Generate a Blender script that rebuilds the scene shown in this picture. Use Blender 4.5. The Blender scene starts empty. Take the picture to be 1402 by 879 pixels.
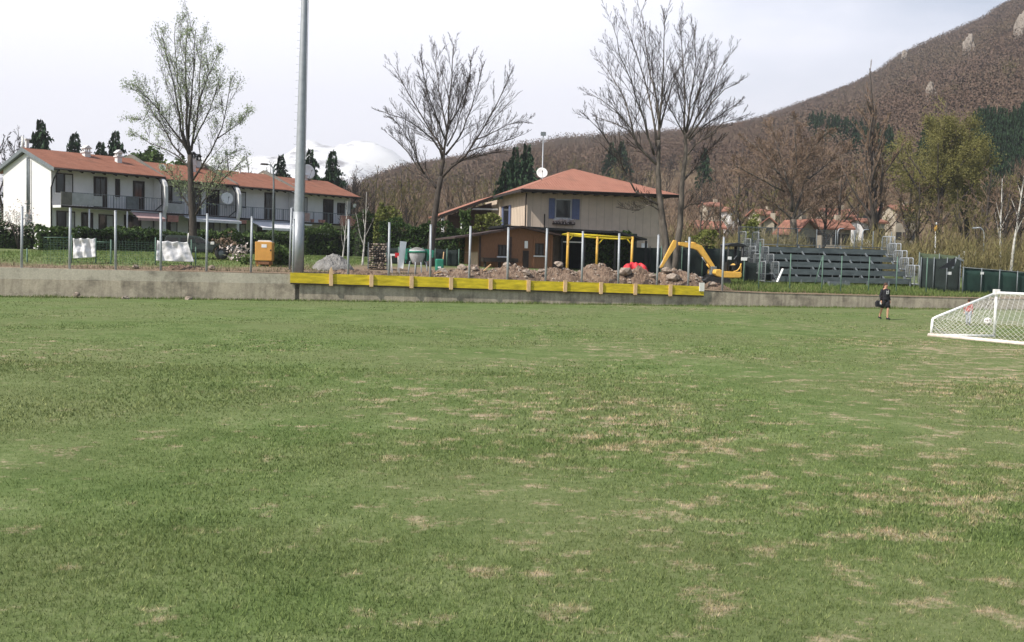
import bpy, math, random
import numpy as np
from mathutils import Vector, Matrix, noise
random.seed(7); np.random.seed(7)
SC = bpy.context.scene; COL = SC.collection
R = math.radians
# ------------------------------------------------------------ camera model
F, CX, CY, HC = 1400.0, 701.0, 439.5, 2.43
PT, RL = math.atan(84/1400), 0.0242
fv = Vector((0, math.cos(PT), -math.sin(PT))); r0 = Vector((1,0,0)); u0 = Vector((0, math.sin(PT), math.cos(PT)))
rv = r0*math.cos(RL) + u0*math.sin(RL); uv = u0*math.cos(RL) - r0*math.sin(RL)
CAM = Vector((0,0,HC))
cd = bpy.data.cameras.new('camera'); co = bpy.data.objects.new('camera', cd); COL.objects.link(co)
m = Matrix(((rv.x,uv.x,-fv.x),(rv.y,uv.y,-fv.y),(rv.z,uv.z,-fv.z))).to_4x4(); m.translation = CAM
co.matrix_world = m
cd.sensor_width = 36; cd.lens = 36*F/1402; cd.clip_start = .1; cd.clip_end = 20000
SC.camera = co
def ray(px, py): return fv + rv*((px-CX)/F) + uv*((CY-py)/F)
def P(px, py, Y):
    d = ray(px, py); return CAM + d*(Y/d.y)
def hz(px): return 355 + RL*(px-CX)
# ------------------------------------------------------------ terrain
WB = .254
def wallY(X): return 56.6 + WB*X
def lerp(x, pts):
    if x <= pts[0][0]: return pts[0][1]
    for (a,b),(c,d) in zip(pts, pts[1:]):
        if x <= c: return b + (d-b)*(x-a)/(c-a)
    return pts[-1][1]
def ztop(X): return lerp(X, [(-40,1.42),(-12,1.42),(-11,1.30),(0,1.15),(10,.95),(15,.82),(28,.72),(60,.7)])
SKYL = [(-400,330),(200,330),(440,300),(500,262),(545,243),(600,233),(650,228),(700,219),(760,206),(830,203),(900,196),(950,188),(1000,180),(1040,170),(1080,156),(1120,142),(1160,126),(1190,110),(1220,88),(1245,76),(1290,58),(1330,40),(1350,24),(1380,10),(1402,2),(1500,-50),(1700,-150),(2200,-230),(3000,-250)]
YR = 850.
def hill_z(X, Y):
    if Y < 170: return 0
    px = CX + F*X/Y
    z = (hz(px) - lerp(px, SKYL))*YR/F + 2 - 7
    z += 4*noise.noise(Vector((X*.01, 3, 0)))
    t = (Y-170)/(YR-170)
    if t > 1: return max(0, z*(1-(t-1)*2.5))
    z = z*(t**.85)
    return max(0, z + 7*t*(1-t)*4*noise.noise(Vector((X*.009, Y*.009, 0))))
def T(X, Y):
    d = Y - wallY(X)
    if d < 0: return 0
    b = ztop(X) + 1.0*(1-math.exp(-d/10)) + .06*noise.noise(Vector((X*.3,Y*.3,0)))*min(1,d/2)
    return b + .006*max(0, Y-90)*(Y<1000) + hill_z(X, Y)
# ------------------------------------------------------------ frames
class Fr:
    def __init__(s, ox, oy, oz, ang):
        s.o = Vector((ox,oy,oz)); s.a = ang
        s.M = Matrix.Translation(s.o) @ Matrix.Rotation(ang, 4, 'Z'); s.I = s.M.inverted()
        s.R3 = s.I.to_3x3()
    def hit(s, px, py, ly=0.):
        o = s.I @ CAM; d = s.R3 @ ray(px, py); t = (ly-o.y)/d.y; q = o + d*t; return q.x, q.z
    def hitx(s, px, py, lx=0.):
        o = s.I @ CAM; d = s.R3 @ ray(px, py); t = (lx-o.x)/d.x; q = o + d*t; return q.y, q.z
    def w(s, x, y, z=0): return s.M @ Vector((x,y,z))
FW = Fr(0, 56.6, 0, math.atan(WB))
# ------------------------------------------------------------ mesh builder
class MB:
    def __init__(s): s.v = []; s.f = []; s.sm = []
    def add(s, vs, fs, smooth=False):
        n = len(s.v); s.v += [tuple(v) for v in vs]; s.f += [tuple(i+n for i in f) for f in fs]; s.sm += [smooth]*len(fs); return s
    def box(s, x0,x1,y0,y1,z0,z1, M=None):
        vs = [Vector(p) for p in ((x0,y0,z0),(x1,y0,z0),(x1,y1,z0),(x0,y1,z0),(x0,y0,z1),(x1,y0,z1),(x1,y1,z1),(x0,y1,z1))]
        if M: vs = [M @ v for v in vs]
        return s.add(vs, [(0,3,2,1),(4,5,6,7),(0,1,5,4),(1,2,6,5),(2,3,7,6),(3,0,4,7)])
    def beam(s, a, b, w, h=None, up=Vector((0,0,1))):
        a = Vector(a); b = Vector(b); h = h or w; d = (b-a).normalized()
        sd = d.cross(up)
        if sd.length < 1e-3: sd = d.cross(Vector((0,1,0)))
        sd.normalize(); u = sd.cross(d)
        vs = []
        for p in (a,b):
            for i,j in ((-1,-1),(1,-1),(1,1),(-1,1)): vs.append(p + sd*(i*w/2) + u*(j*h/2))
        return s.add(vs, [(3,2,1,0),(4,5,6,7),(0,1,5,4),(1,2,6,5),(2,3,7,6),(3,0,4,7)])
    def tube(s, pts, rad, n=8, caps=True):
        pts = [Vector(p) for p in pts]
        if not hasattr(rad, '__len__'): rad = [rad]*len(pts)
        vs = []; fs = []; prev = None
        for i,p in enumerate(pts):
            d = (pts[min(i+1,len(pts)-1)] - pts[max(i-1,0)])
            if d.length < 1e-9: d = Vector((0,0,1))
            d.normalize()
            if prev is None:
                a = d.cross(Vector((0,0,1)));
                if a.length < .05: a = d.cross(Vector((1,0,0)))
            else: a = prev - d*prev.dot(d)
            a.normalize(); prev = a; b = d.cross(a)
            for k in range(n):
                t = 2*math.pi*k/n; vs.append(p + (a*math.cos(t) + b*math.sin(t))*rad[i])
        for i in range(len(pts)-1):
            for k in range(n):
                k2 = (k+1)%n; fs.append((i*n+k, i*n+k2, (i+1)*n+k2, (i+1)*n+k))
        if caps: fs.append(tuple(reversed(range(n)))); fs.append(tuple(range((len(pts)-1)*n, len(pts)*n)))
        return s.add(vs, fs, n > 4)
    def lathe(s, prof, n=20, M=None):
        vs = []; fs = []
        for r,z in prof:
            for k in range(n):
                t = 2*math.pi*k/n; v = Vector((r*math.cos(t), r*math.sin(t), z)); vs.append(M @ v if M else v)
        for i in range(len(prof)-1):
            for k in range(n):
                k2 = (k+1)%n; fs.append((i*n+k, i*n+k2, (i+1)*n+k2, (i+1)*n+k))
        return s.add(vs, fs, True)
    def prism(s, poly, axis, a, b, M=None):
        # poly in the two remaining axes; extruded along axis from a to b
        n = len(poly); vs = []
        for t in (a,b):
            for p,q in poly:
                v = {'x':(t,p,q),'y':(p,t,q),'z':(p,q,t)}[axis]; v = Vector(v); vs.append(M @ v if M else v)
        fs = [tuple(range(n)), tuple(reversed(range(n,2*n)))] + [(i,(i+1)%n,(i+1)%n+n,i+n) for i in range(n)]
        return s.add(vs, fs)
    def quad(s, *vs): return s.add(vs, [tuple(range(len(vs)))])
    def mesh(s, name, mat):
        me = bpy.data.meshes.new(name); me.from_pydata(s.v, [], s.f)
        me.polygons.foreach_set('use_smooth', s.sm); me.materials.append(mat); me.update(); return me
    def build(s, name, mat, parent=None, bevel=0, loc=None):
        o = bpy.data.objects.new(name, s.mesh(name, mat)); COL.objects.link(o)
        if parent: o.parent = parent
        if loc is not None: o.location = loc
        if bevel:
            b = o.modifiers.new('bevel','BEVEL'); b.width = bevel; b.segments = 2; b.limit_method = 'ANGLE'
        fixn(o); return o
def fixn(o):
    import bmesh
    if len(o.data.polygons) > 30000: return
    bm = bmesh.new(); bm.from_mesh(o.data); bmesh.ops.recalc_face_normals(bm, faces=bm.faces); bm.to_mesh(o.data); bm.free()
def tag(o, label=None, cat=None, group=None, kind=None):
    if label: o['label'] = label
    if cat: o['category'] = cat
    if group: o['group'] = group
    if kind: o['kind'] = kind
    return o
def empty(name, loc, rz=0, label=None, cat=None, group=None):
    e = bpy.data.objects.new(name, None); COL.objects.link(e); e.location = loc; e.rotation_euler = (0,0,rz); e.empty_display_size = .3
    return tag(e, label, cat, group)
def dup(root, loc, rz=0, sc=None, label=None, group=None):
    def cp(o, par):
        c = o.copy(); COL.objects.link(c); c.parent = par
        for ch in o.children: cp(ch, c)
        return c
    r = cp(root, None); r.location = loc; r.rotation_euler = (0,0,rz)
    if sc is not None: r.scale = sc if hasattr(sc,'__len__') else (sc,sc,sc)
    if label: r['label'] = label
    if group: r['group'] = group
    return r
# ------------------------------------------------------------ materials
def lin(c): return tuple((x/12.92 if x <= .04045 else ((x+.055)/1.055)**2.4) for x in (v/255 for v in c))
def newmat(name):
    m = bpy.data.materials.new(name); m.use_nodes = True; nt = m.node_tree; return m, nt, nt.nodes['Principled BSDF']
def ND(nt, t, **kw):
    n = nt.nodes.new(t)
    for k,v in kw.items():
        if k in n.inputs: n.inputs[k].default_value = v
        else: setattr(n, k, v)
    return n
def ramp(nt, fac, stops):
    r = nt.nodes.new('ShaderNodeValToRGB'); e = r.color_ramp.elements
    while len(e) < len(stops): e.new(.5)
    for el,(p,c) in zip(e, stops): el.position = p; el.color = (*c,1) if len(c) == 3 else c
    nt.links.new(fac, r.inputs[0]); return r.outputs[0]
def mixc(nt, fac, a, b, mode='MIX'):
    n = nt.nodes.new('ShaderNodeMix'); n.data_type = 'RGBA'; n.blend_type = mode
    for s,val in ((n.inputs[0],fac),(n.inputs[6],a),(n.inputs[7],b)):
        if hasattr(val,'is_output'): nt.links.new(val, s)
        elif hasattr(val,'__len__'): s.default_value = (*val,1)
        else: s.default_value = val
    return n.outputs[2]
def math_(nt, op, a, b=None, c=None):
    n = nt.nodes.new('ShaderNodeMath'); n.operation = op
    for s,val in zip(n.inputs,(a,b,c)):
        if val is None: continue
        if hasattr(val,'is_output'): nt.links.new(val, s)
        else: s.default_value = val
    return n.outputs[0]
def coords(nt, kind='Object', scale=(1,1,1)):
    if kind == 'World': src = nt.nodes.new('ShaderNodeNewGeometry').outputs['Position']
    else: src = nt.nodes.new('ShaderNodeTexCoord').outputs[kind]
    mp = nt.nodes.new('ShaderNodeMapping'); mp.inputs['Scale'].default_value = scale; nt.links.new(src, mp.inputs[0]); return mp.outputs[0]
def noise_(nt, vec, scale, detail=4, rough=.55):
    n = ND(nt, 'ShaderNodeTexNoise', Scale=scale, Detail=detail, Roughness=rough); nt.links.new(vec, n.inputs['Vector']); return n.outputs['Fac']
def bump(nt, b, h, strength=.3, dist=.02):
    n = ND(nt, 'ShaderNodeBump', Strength=strength, Distance=dist); nt.links.new(h, n.inputs['Height']); nt.links.new(n.outputs[0], b.inputs['Normal'])
def mat(name, col, rough=.7, var=.25, scale=3., metal=0., sc=(1,1,1), bumps=0., spec=.3, kind='Object'):
    m, nt, b = newmat(name)
    v = coords(nt, kind, sc); n = noise_(nt, v, scale, 5, .6)
    c = ramp(nt, n, [(.3, tuple(x*(1-var) for x in col)), (.7, tuple(min(1,x*(1+var)) for x in col))])
    nt.links.new(c, b.inputs['Base Color']); b.inputs['Roughness'].default_value = rough; b.inputs['Metallic'].default_value = metal
    b.inputs['Specular IOR Level'].default_value = spec
    if bumps: bump(nt, b, n, bumps, .03)
    return m
def leafmat(name, cols, rough=.8, kind='island', trans=.0):
    m, nt, b = newmat(name)
    g = nt.nodes.new('ShaderNodeNewGeometry').outputs['Random Per Island']
    v = coords(nt, 'World'); n = noise_(nt, v, .5, 3, .6)
    s = math_(nt, 'ADD', math_(nt,'MULTIPLY', g, .55), math_(nt,'MULTIPLY', n, .55))
    k = len(cols); c = ramp(nt, s, [(.1+.8*i/(k-1), cols[i]) for i in range(k)])
    nt.links.new(c, b.inputs['Base Color']); b.inputs['Roughness'].default_value = rough; b.inputs['Specular IOR Level'].default_value = .15
    if trans:
        t = nt.nodes.new('ShaderNodeBsdfTranslucent'); nt.links.new(c, t.inputs[0]); ms = nt.nodes.new('ShaderNodeMixShader'); ms.inputs[0].default_value = trans
        out = nt.nodes['Material Output']; nt.links.new(b.outputs[0], ms.inputs[1]); nt.links.new(t.outputs[0], ms.inputs[2]); nt.links.new(ms.outputs[0], out.inputs[0])
    return m
def concrete(name, base, stain, streak=.6):
    m, nt, b = newmat(name)
    v = coords(nt, 'World', (1,1,1)); vs = coords(nt, 'World', (2.2,2.2,.25))
    n1 = noise_(nt, v, 1.1, 6, .65); n2 = noise_(nt, vs, 2.0, 5, .6); n3 = noise_(nt, v, 14, 3, .6)
    c = mixc(nt, ramp(nt, n2, [(.42,(0,0,0)),(.62,(streak,)*3)]), base, stain)
    c = mixc(nt, ramp(nt, n1, [(.48,(0,0,0)),(.68,(.75,)*3)]), c, tuple(x*.45 for x in stain))
    n4 = noise_(nt, coords(nt,'World',(1,1,.5)), .5, 4, .6)
    c = mixc(nt, ramp(nt, n4, [(.5,(0,0,0)),(.7,(.6,)*3)]), c, tuple(min(1,x*1.25) for x in base))
    c = mixc(nt, .35, c, ramp(nt, n3, [(.3,(.55,.55,.55)),(.7,(1.3,1.3,1.3))]), 'MULTIPLY')
    nt.links.new(c, b.inputs['Base Color']); b.inputs['Roughness'].default_value = .95; b.inputs['Specular IOR Level'].default_value = .1
    bump(nt, b, n3, .5, .02); return m
def tiles(name, c1, c2, fx=5., fy=2.6):
    # rows of curved clay tiles: waves across the slope and courses along it (object x runs along the eave)
    m, nt, b = newmat(name)
    v = coords(nt, 'Object'); sx = nt.nodes.new('ShaderNodeSeparateXYZ'); nt.links.new(v, sx.inputs[0])
    w1 = math_(nt,'SINE', math_(nt,'MULTIPLY', sx.outputs[0], 2*math.pi*fx)); w2 = math_(nt,'FRACT', math_(nt,'MULTIPLY', sx.outputs[1], fy))
    n = noise_(nt, v, .9, 6, .7); n2 = noise_(nt, v, 7, 3, .7)
    s = math_(nt,'ADD', math_(nt,'MULTIPLY', n, .6), math_(nt,'MULTIPLY', n2, .4))
    c = ramp(nt, s, [(.35, c1), (.5, tuple((a+b_)/2 for a,b_ in zip(c1,c2))), (.65, c2)])
    c = mixc(nt, ramp(nt, noise_(nt, v, .5, 5, .7), [(.52,(0,0,0)),(.75,(.5,.5,.5))]), c, (.10,.075,.055))
    nt.links.new(c, b.inputs['Base Color']); b.inputs['Roughness'].default_value = .85; b.inputs['Specular IOR Level'].default_value = .2
    bump(nt, b, math_(nt,'ADD', w1, math_(nt,'MULTIPLY', w2, .8)), .5, .02); return m
M = {}
M['plaster'] = mat('white_plaster', (.68,.67,.66), .9, .07, 1.2, bumps=.1)
M['beige'] = mat('beige_plaster', (.56,.455,.36), .9, .10, 1.2, bumps=.1)
M['tile'] = tiles('clay_roof_tiles', (.19,.075,.045), (.33,.145,.092))
M['tile2'] = tiles('salmon_roof_tiles', (.29,.125,.085), (.38,.18,.128))
M['darkwood'] = mat('dark_brown_wood', (.028,.020,.016), .6, .35, 8, sc=(1,1,6))
M['glass'] = mat('dark_window_glass', (.02,.022,.025), .08, .2, 2, spec=.6)
M['curtain'] = mat('pale_shutter_paint', (.42,.42,.42), .7, .15, 3)
M['shed'] = mat('orange_brown_boards', (.22,.105,.052), .6, .3, 5, sc=(9,9,.6), bumps=.3)
M['shed2'] = mat('pale_plywood', (.52,.33,.17), .7, .2, 4, sc=(2,2,1))
M['shedroof'] = mat('brown_bitumen_roof', (.06,.04,.035), .8, .3, 4)
M['steel'] = mat('galvanised_steel', (.36,.38,.40), .5, .12, 4, metal=.5, spec=.5)
M['steelpale'] = mat('pale_painted_steel', (.34,.36,.38), .5, .12, 6, metal=.2)
M['steeldull'] = mat('dull_grey_steel', (.16,.18,.19), .55, .2, 5, metal=.2)
M['standpanel'] = mat('grey_stand_board', (.095,.115,.115), .7, .3, 1.5, sc=(1,3,3))
M['yellow'] = mat('yellow_formwork_film', (.56,.43,.02), .6, .34, 1.9, sc=(.7,1,4), spec=.3)
M['stake'] = mat('fresh_pine', (.62,.42,.24), .7, .2, 12, sc=(1,1,.3))
M['exyellow'] = mat('yellow_orange_paint', (.70,.40,.07), .45, .15, 5, spec=.5)
M['orange'] = mat('orange_enamel', (.60,.30,.065), .45, .12, 3, spec=.5)
M['rubber'] = mat('black_rubber', (.025,.025,.025), .8, .3, 8)
M['dark'] = mat('black_plastic', (.02,.021,.022), .5, .2, 5)
M['white'] = mat('white_paint', (.80,.80,.78), .45, .06, 3, spec=.4)
M['whitedirt'] = mat('scuffed_white_paint', (.72,.70,.66), .5, .14, 5)
M['rust'] = mat('rusty_white_bar', (.74,.64,.57), .6, .25, 3)
M['cloth'] = mat('white_plastic_sheet', (.72,.71,.72), .6, .10, 2.2)
M['blue'] = mat('blue_shutter_paint', (.115,.14,.24), .6, .15, 4)
M['greenpaint'] = mat('green_enamel', (.03,.20,.13), .5, .2, 4)
M['greenpost'] = mat('green_post_paint', (.10,.17,.13), .6, .2, 4)
M['net'] = mat('dark_green_shade_net', (.018,.045,.035), .85, .35, 1.2, kind='World')
M['blacknet'] = mat('black_shade_net', (.014,.022,.02), .85, .4, 1.2, kind='World')
M['greennet2'] = mat('faded_green_net', (.09,.115,.065), .9, .2, 2)
M['red'] = mat('red_plastic', (.60,.03,.04), .5, .2, 3)
M['darkgreen_car'] = mat('dark_grey_green_paint', (.035,.045,.04), .35, .15, 2, spec=.5)
M['skin'] = mat('skin', (.55,.30,.20), .6, .08, 6)
M['blackcloth'] = mat('black_cloth', (.018,.018,.022), .9, .3, 8)
M['redcloth'] = mat('red_cloth', (.42,.06,.05), .9, .2, 8)
M['greycloth'] = mat('grey_denim', (.22,.25,.30), .9, .2, 8)
M['hair'] = mat('brown_hair', (.06,.03,.02), .7, .3, 20)
M['bark'] = mat('grey_bark', (.058,.048,.041), .95, .5, 5, sc=(2,2,.5), bumps=.8, kind='World')
M['barkpale'] = mat('patchy_pale_bark', (.095,.082,.068), .95, .85, 1.6, sc=(2,2,.6), bumps=.8, kind='World')
M['birch'] = mat('white_birch_bark', (.50,.48,.44), .8, .4, 2.2, sc=(1,1,2), kind='World')
M['twig'] = leafmat('bare_twigs', [(.030,.024,.021),(.060,.048,.041)], .9)
M['twigbrown'] = leafmat('red_brown_twigs', [(.115,.075,.052),(.185,.128,.090),(.235,.172,.12)], .9)
M['willowtwig'] = leafmat('olive_willow_twigs', [(.12,.115,.04),(.19,.175,.065),(.25,.23,.09)], .9)
M['twigolive'] = leafmat('olive_brown_twigs', [(.09,.07,.035),(.17,.14,.065),(.20,.19,.08)], .9)
M['budgreen'] = leafmat('yellow_green_buds', [(.15,.145,.04),(.20,.19,.06),(.24,.22,.085)], .8, trans=.3)
M['youngleaf'] = leafmat('young_leaves', [(.19,.25,.12),(.30,.37,.20),(.42,.47,.30)], .8, trans=.35)
M['leaf'] = leafmat('green_leaves', [(.025,.045,.015),(.06,.10,.028),(.11,.165,.045)], .7, trans=.2)
M['leafdark'] = leafmat('dark_hedge_leaves', [(.012,.025,.01),(.03,.06,.015),(.06,.10,.025)], .7, trans=.15)
M['leafyel'] = leafmat('yellow_green_leaves', [(.07,.085,.02),(.13,.15,.035),(.19,.20,.06)], .7, trans=.2)
M['conifer'] = leafmat('conifer_needles', [(.008,.022,.012),(.02,.045,.022),(.04,.075,.03)], .8)
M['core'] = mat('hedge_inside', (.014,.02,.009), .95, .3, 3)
M['litter'] = mat('dry_leaves', (.16,.10,.05), .95, .4, 4)
def soilmat(name, a, b_):
    m, nt, b = newmat(name); v = coords(nt,'World'); n = noise_(nt, v, 2.5, 8, .7); n2 = noise_(nt, v, 14, 4, .7)
    nt.links.new(ramp(nt, n, [(.35,a),(.6,b_)]), b.inputs['Base Color']); b.inputs['Roughness'].default_value = 1; b.inputs['Specular IOR Level'].default_value = .05
    bump(nt, b, math_(nt,'ADD',n,n2), 1., .12); return m
M['soil'] = soilmat('dug_brown_soil', (.15,.10,.072), (.31,.225,.165))
M['gravel'] = soilmat('pale_gravel', (.22,.21,.195), (.34,.33,.31))
M['hillrock'] = soilmat('grey_cliff_stone', (.16,.135,.11), (.33,.29,.25))
M['rock'] = soilmat('pale_stone', (.26,.20,.16), (.48,.40,.33))
M['wallold'] = concrete('stained_old_concrete', (.45,.39,.30), (.235,.20,.16))
M['wallnew'] = concrete('fresh_pale_concrete', (.48,.435,.35), (.36,.32,.26), .3)
# pitch and terrace grass
def grasscolor(nt, terrace=False):
    v = coords(nt, 'World', (1,1,0)); va = coords(nt, 'World', (.8,1,0))
    big = noise_(nt, v, .16, 3, .5); mid = noise_(nt, v, .9, 5, .6); fine = noise_(nt, v, 9, 4, .7)
    s = math_(nt,'ADD', math_(nt,'MULTIPLY', mid, .55), math_(nt,'MULTIPLY', fine, .45))
    g = ramp(nt, s, [(.34,(.078,.118,.038)),(.50,(.120,.165,.058)),(.66,(.185,.225,.098))])
    g = mixc(nt, ramp(nt, big, [(.40,(0,0,0)),(.62,(.7,.7,.7))]), g, ramp(nt, fine, [(.3,(.110,.138,.052)),(.7,(.190,.205,.100))]))
    d1 = noise_(nt, va, 2.0, 9, .76); d2 = noise_(nt, v, .10, 2, .5)
    sx = nt.nodes.new('ShaderNodeSeparateXYZ'); nt.links.new(v, sx.inputs[0])
    fx = math_(nt,'MULTIPLY', math_(nt,'TANH', math_(nt,'MULTIPLY', math_(nt,'ADD', sx.outputs[0], 2.), .12)), .035)
    dist = math_(nt,'MULTIPLY', math_(nt,'SUBTRACT', 1., math_(nt,'SMOOTH_MIN', 1., math_(nt,'MULTIPLY', math_(nt,'ABSOLUTE', math_(nt,'SUBTRACT', sx.outputs[1], 18.)), .045), .2)), .055)
    f = math_(nt,'ADD', math_(nt,'ADD', d1, fx), math_(nt,'ADD', dist, math_(nt,'MULTIPLY', math_(nt,'SUBTRACT', d2, .5), .35)))
    fm = ramp(nt, f, [(.587,(0,0,0)),(.645,(.48,.48,.48)),(.72,(1,1,1))])
    dry = ramp(nt, fine, [(.3,(.25,.19,.12)),(.7,(.50,.40,.29))])
    if terrace:
        # worn strip and earth close behind the wall
        dd = math_(nt,'SUBTRACT', math_(nt,'SUBTRACT', sx.outputs[1], math_(nt,'MULTIPLY', sx.outputs[0], WB)), 56.6)
        k = math_(nt,'ADD', dd, math_(nt,'MULTIPLY', math_(nt,'SUBTRACT', mid, .5), 6.))
        cen = math_(nt,'ABSOLUTE', sx.outputs[0]); 
        lim = ramp(nt, math_(nt,'MULTIPLY', cen, .05), [(.45,(1,1,1)),(.8,(.22,.22,.22))])
        km = ramp(nt, math_(nt,'DIVIDE', k, math_(nt,'MULTIPLY', lim, 12.)), [(.55,(1,1,1)),(1,(0,0,0))])
        g = mixc(nt, km, g, ramp(nt, fine, [(.3,(.14,.10,.07)),(.7,(.30,.23,.16))]))
        # leaf litter far away under the woods
        km2 = ramp(nt, math_(nt,'MULTIPLY', sx.outputs[1], .005), [(.62,(0,0,0)),(.95,(1,1,1))])
        return mixc(nt, km2, g, ramp(nt, noise_(nt, v, .08, 6, .7), [(.3,(.09,.065,.04)),(.7,(.20,.15,.10))])), fine, fm
    return mixc(nt, fm, g, dry), fine, fm
def groundmat(name, terrace):
    m, nt, b = newmat(name); c, fine, fm = grasscolor(nt, terrace)
    nt.links.new(c, b.inputs['Base Color']); b.inputs['Roughness'].default_value = 1; b.inputs['Specular IOR Level'].default_value = .02
    v = coords(nt,'World'); n = noise_(nt, v, 22, 6, .75); n2 = noise_(nt, v, 4, 5, .7)
    bump(nt, b, math_(nt,'ADD', n, n2), .55, .03); return m
M['pitch'] = groundmat('worn_pitch_grass', False)
M['terrace'] = groundmat('terrace_grass_and_earth', True)
def blademat():
    m, nt, b = newmat('grass_blades'); c, fine, fm = grasscolor(nt, False)
    g = nt.nodes.new('ShaderNodeNewGeometry').outputs['Random Per Island']
    c = mixc(nt, 1., c, ramp(nt, g, [(.0,(.80,.84,.72)),(.6,(1.35,1.35,1.2)),(1.,(2.2,2.0,1.9))]), 'MULTIPLY')
    nt.links.new(c, b.inputs['Base Color']); b.inputs['Roughness'].default_value = .7; b.inputs['Specular IOR Level'].default_value = .12
    t = nt.nodes.new('ShaderNodeBsdfTranslucent'); nt.links.new(c, t.inputs[0]); ms = nt.nodes.new('ShaderNodeMixShader'); ms.inputs[0].default_value = .3
    nt.links.new(b.outputs[0], ms.inputs[1]); nt.links.new(t.outputs[0], ms.inputs[2]); nt.links.new(ms.outputs[0], nt.nodes['Material Output'].inputs[0]); return m
M['blade'] = blademat()
# ------------------------------------------------------------ tri soup helper (numpy)
def soup(name, V, mat_, nper=3, parent=None, colattr=None):
    n = len(V)//nper; me = bpy.data.meshes.new(name)
    me.vertices.add(n*nper); me.vertices.foreach_set('co', V.astype(np.float32).ravel())
    me.loops.add(n*nper); me.loops.foreach_set('vertex_index', np.arange(n*nper, dtype=np.int32))
    me.polygons.add(n); me.polygons.foreach_set('loop_start', np.arange(0, n*nper, nper, dtype=np.int32)); me.polygons.foreach_set('loop_total', np.full(n, nper, dtype=np.int32))
    me.materials.append(mat_); me.update(calc_edges=True)
    if colattr is not None:
        a = me.attributes.new('tint','FLOAT','POINT'); a.data.foreach_set('value', colattr.astype(np.float32))
    o = bpy.data.objects.new(name, me); COL.objects.link(o)
    if parent: o.parent = parent
    return o
def rnd_tris(C, size, flat=.0):
    """random oriented triangles centred on C (n,3)"""
    n = len(C); a = np.random.normal(size=(n,3)); a /= np.linalg.norm(a,axis=1,keepdims=True)
    b = np.random.normal(size=(n,3)); b -= a*(a*b).sum(1,keepdims=True); b /= np.linalg.norm(b,axis=1,keepdims=True)
    s = size*(.6+.8*np.random.rand(n,1)); V = np.empty((n,3,3))
    V[:,0] = C - a*s*.5 - b*s*.35; V[:,1] = C + a*s*.5 - b*s*.2; V[:,2] = C + b*s*.6 + a*s*.1
    return V.reshape(-1,3)
# ============================================================ SETTING
# big ground sheet and football pitch (one sheet at z=0, reaching the horizon)
mb = MB(); mb.quad((-2200,-300,-.03),(2200,-300,-.03),(2200,2650,-.03),(-2200,2650,-.03)); tag(mb.build('ground', M['terrace']), kind='structure')
g = MB(); nx, ny = 110, 90
for j in range(ny+1):
    for i in range(nx+1):
        X = -75 + 165*i/nx; Y0 = -15; Y1 = wallY(X)+.3; Y = Y0 + (Y1-Y0)*j/ny
        g.v.append((X, Y, .03*noise.noise(Vector((X*.25,Y*.25,1)))*min(1,(Y1-Y)/4)))
g.f = [(j*(nx+1)+i, j*(nx+1)+i+1, (j+1)*(nx+1)+i+1, (j+1)*(nx+1)+i) for j in range(ny) for i in range(nx)]; g.sm = [True]*len(g.f)
tag(g.build('pitch', M['pitch']), kind='structure')
# terrace + valley floor + hill as one terrain sheet
g = MB(); us = [(-1.15 + 2.6*i/300) for i in range(301)]
ds = [0.02,.5,1,1.6,2.3,3.2,4.5,6,8,10,13,16,20,25,31,38,46,55,65,78,92,108]; ys = list(range(180, 1200, 17)) + [1250,1350,1500]
rows = []
for d in ds: rows.append([('d',d,u) for u in us])
for y in ys: rows.append([('y',y,u) for u in us])
for r_ in rows:
    for k,val,u in r_:
        Y = (56.6+val)/(1-WB*u) if k == 'd' else val
        if k == 'y': Y = max(Y, (56.6+108)/(1-WB*u) + (val-165)*.15) if val < 300 else Y
        X = u*Y; g.v.append((X,Y,T(X,Y)))
n = len(us)
g.f = [(j*n+i, j*n+i+1, (j+1)*n+i+1, (j+1)*n+i) for j in range(len(rows)-1) for i in range(n-1)]; g.sm = [True]*len(g.f)
tag(g.build('terrain', M['terrace']), kind='structure')
# snow mountains far away
SN = [(-900,250),(-500,240),(-200,222),(0,212),(60,203),(100,207),(200,216),(330,212),(370,206),(400,196),(430,189),(480,187),(510,192),(535,203),(560,222),(600,240),(700,255),(900,280),(1500,330)]
g = MB(); N1, N2 = 260, 40
for j in range(N2+1):
    Y = 1900 + 650*j/N2
    for i in range(N1+1):
        px = -900 + 2300*i/N1; X = (px-CX)/F*2400*(Y/2400)**.5
        h = (hz(px)-lerp(px,SN))*2400/F; t = j/N2; prof = (t/.77)**.8 if t < .77 else 1-(t-.77)*1.5
        q = Vector((X*.0036, Y*.0036, .3)); rr = 1-abs(noise.fractal(q, 1, 2.1, 7))
        g.v.append((X, Y, max(-5, h*prof*(.80+.20*rr) + 9*noise.fractal(q*5,1,2,4)*prof)))
n = N1+1; g.f = [(j*n+i, j*n+i+1, (j+1)*n+i+1, (j+1)*n+i) for j in range(N2) for i in range(N1)]; g.sm = [True]*len(g.f)
m_, nt, b = newmat('snow_and_rock'); v = coords(nt,'World',(1,1,1.6)); nn = noise_(nt, v, .013, 9, .7)
sx = nt.nodes.new('ShaderNodeSeparateXYZ'); nt.links.new(coords(nt,'World'), sx.inputs[0])
hh = math_(nt,'MULTIPLY', sx.outputs[2], .0017)
nt.links.new(ramp(nt, math_(nt,'ADD', nn, math_(nt,'MULTIPLY', math_(nt,'SUBTRACT', .38, hh), .55)), [(.53,(.88,.89,.90)),(.61,(.45,.45,.47)),(.70,(.22,.21,.22))]), b.inputs['Base Color']); b.inputs['Roughness'].default_value = .9
tag(g.build('snow_mountains', m_), kind='structure')
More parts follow.
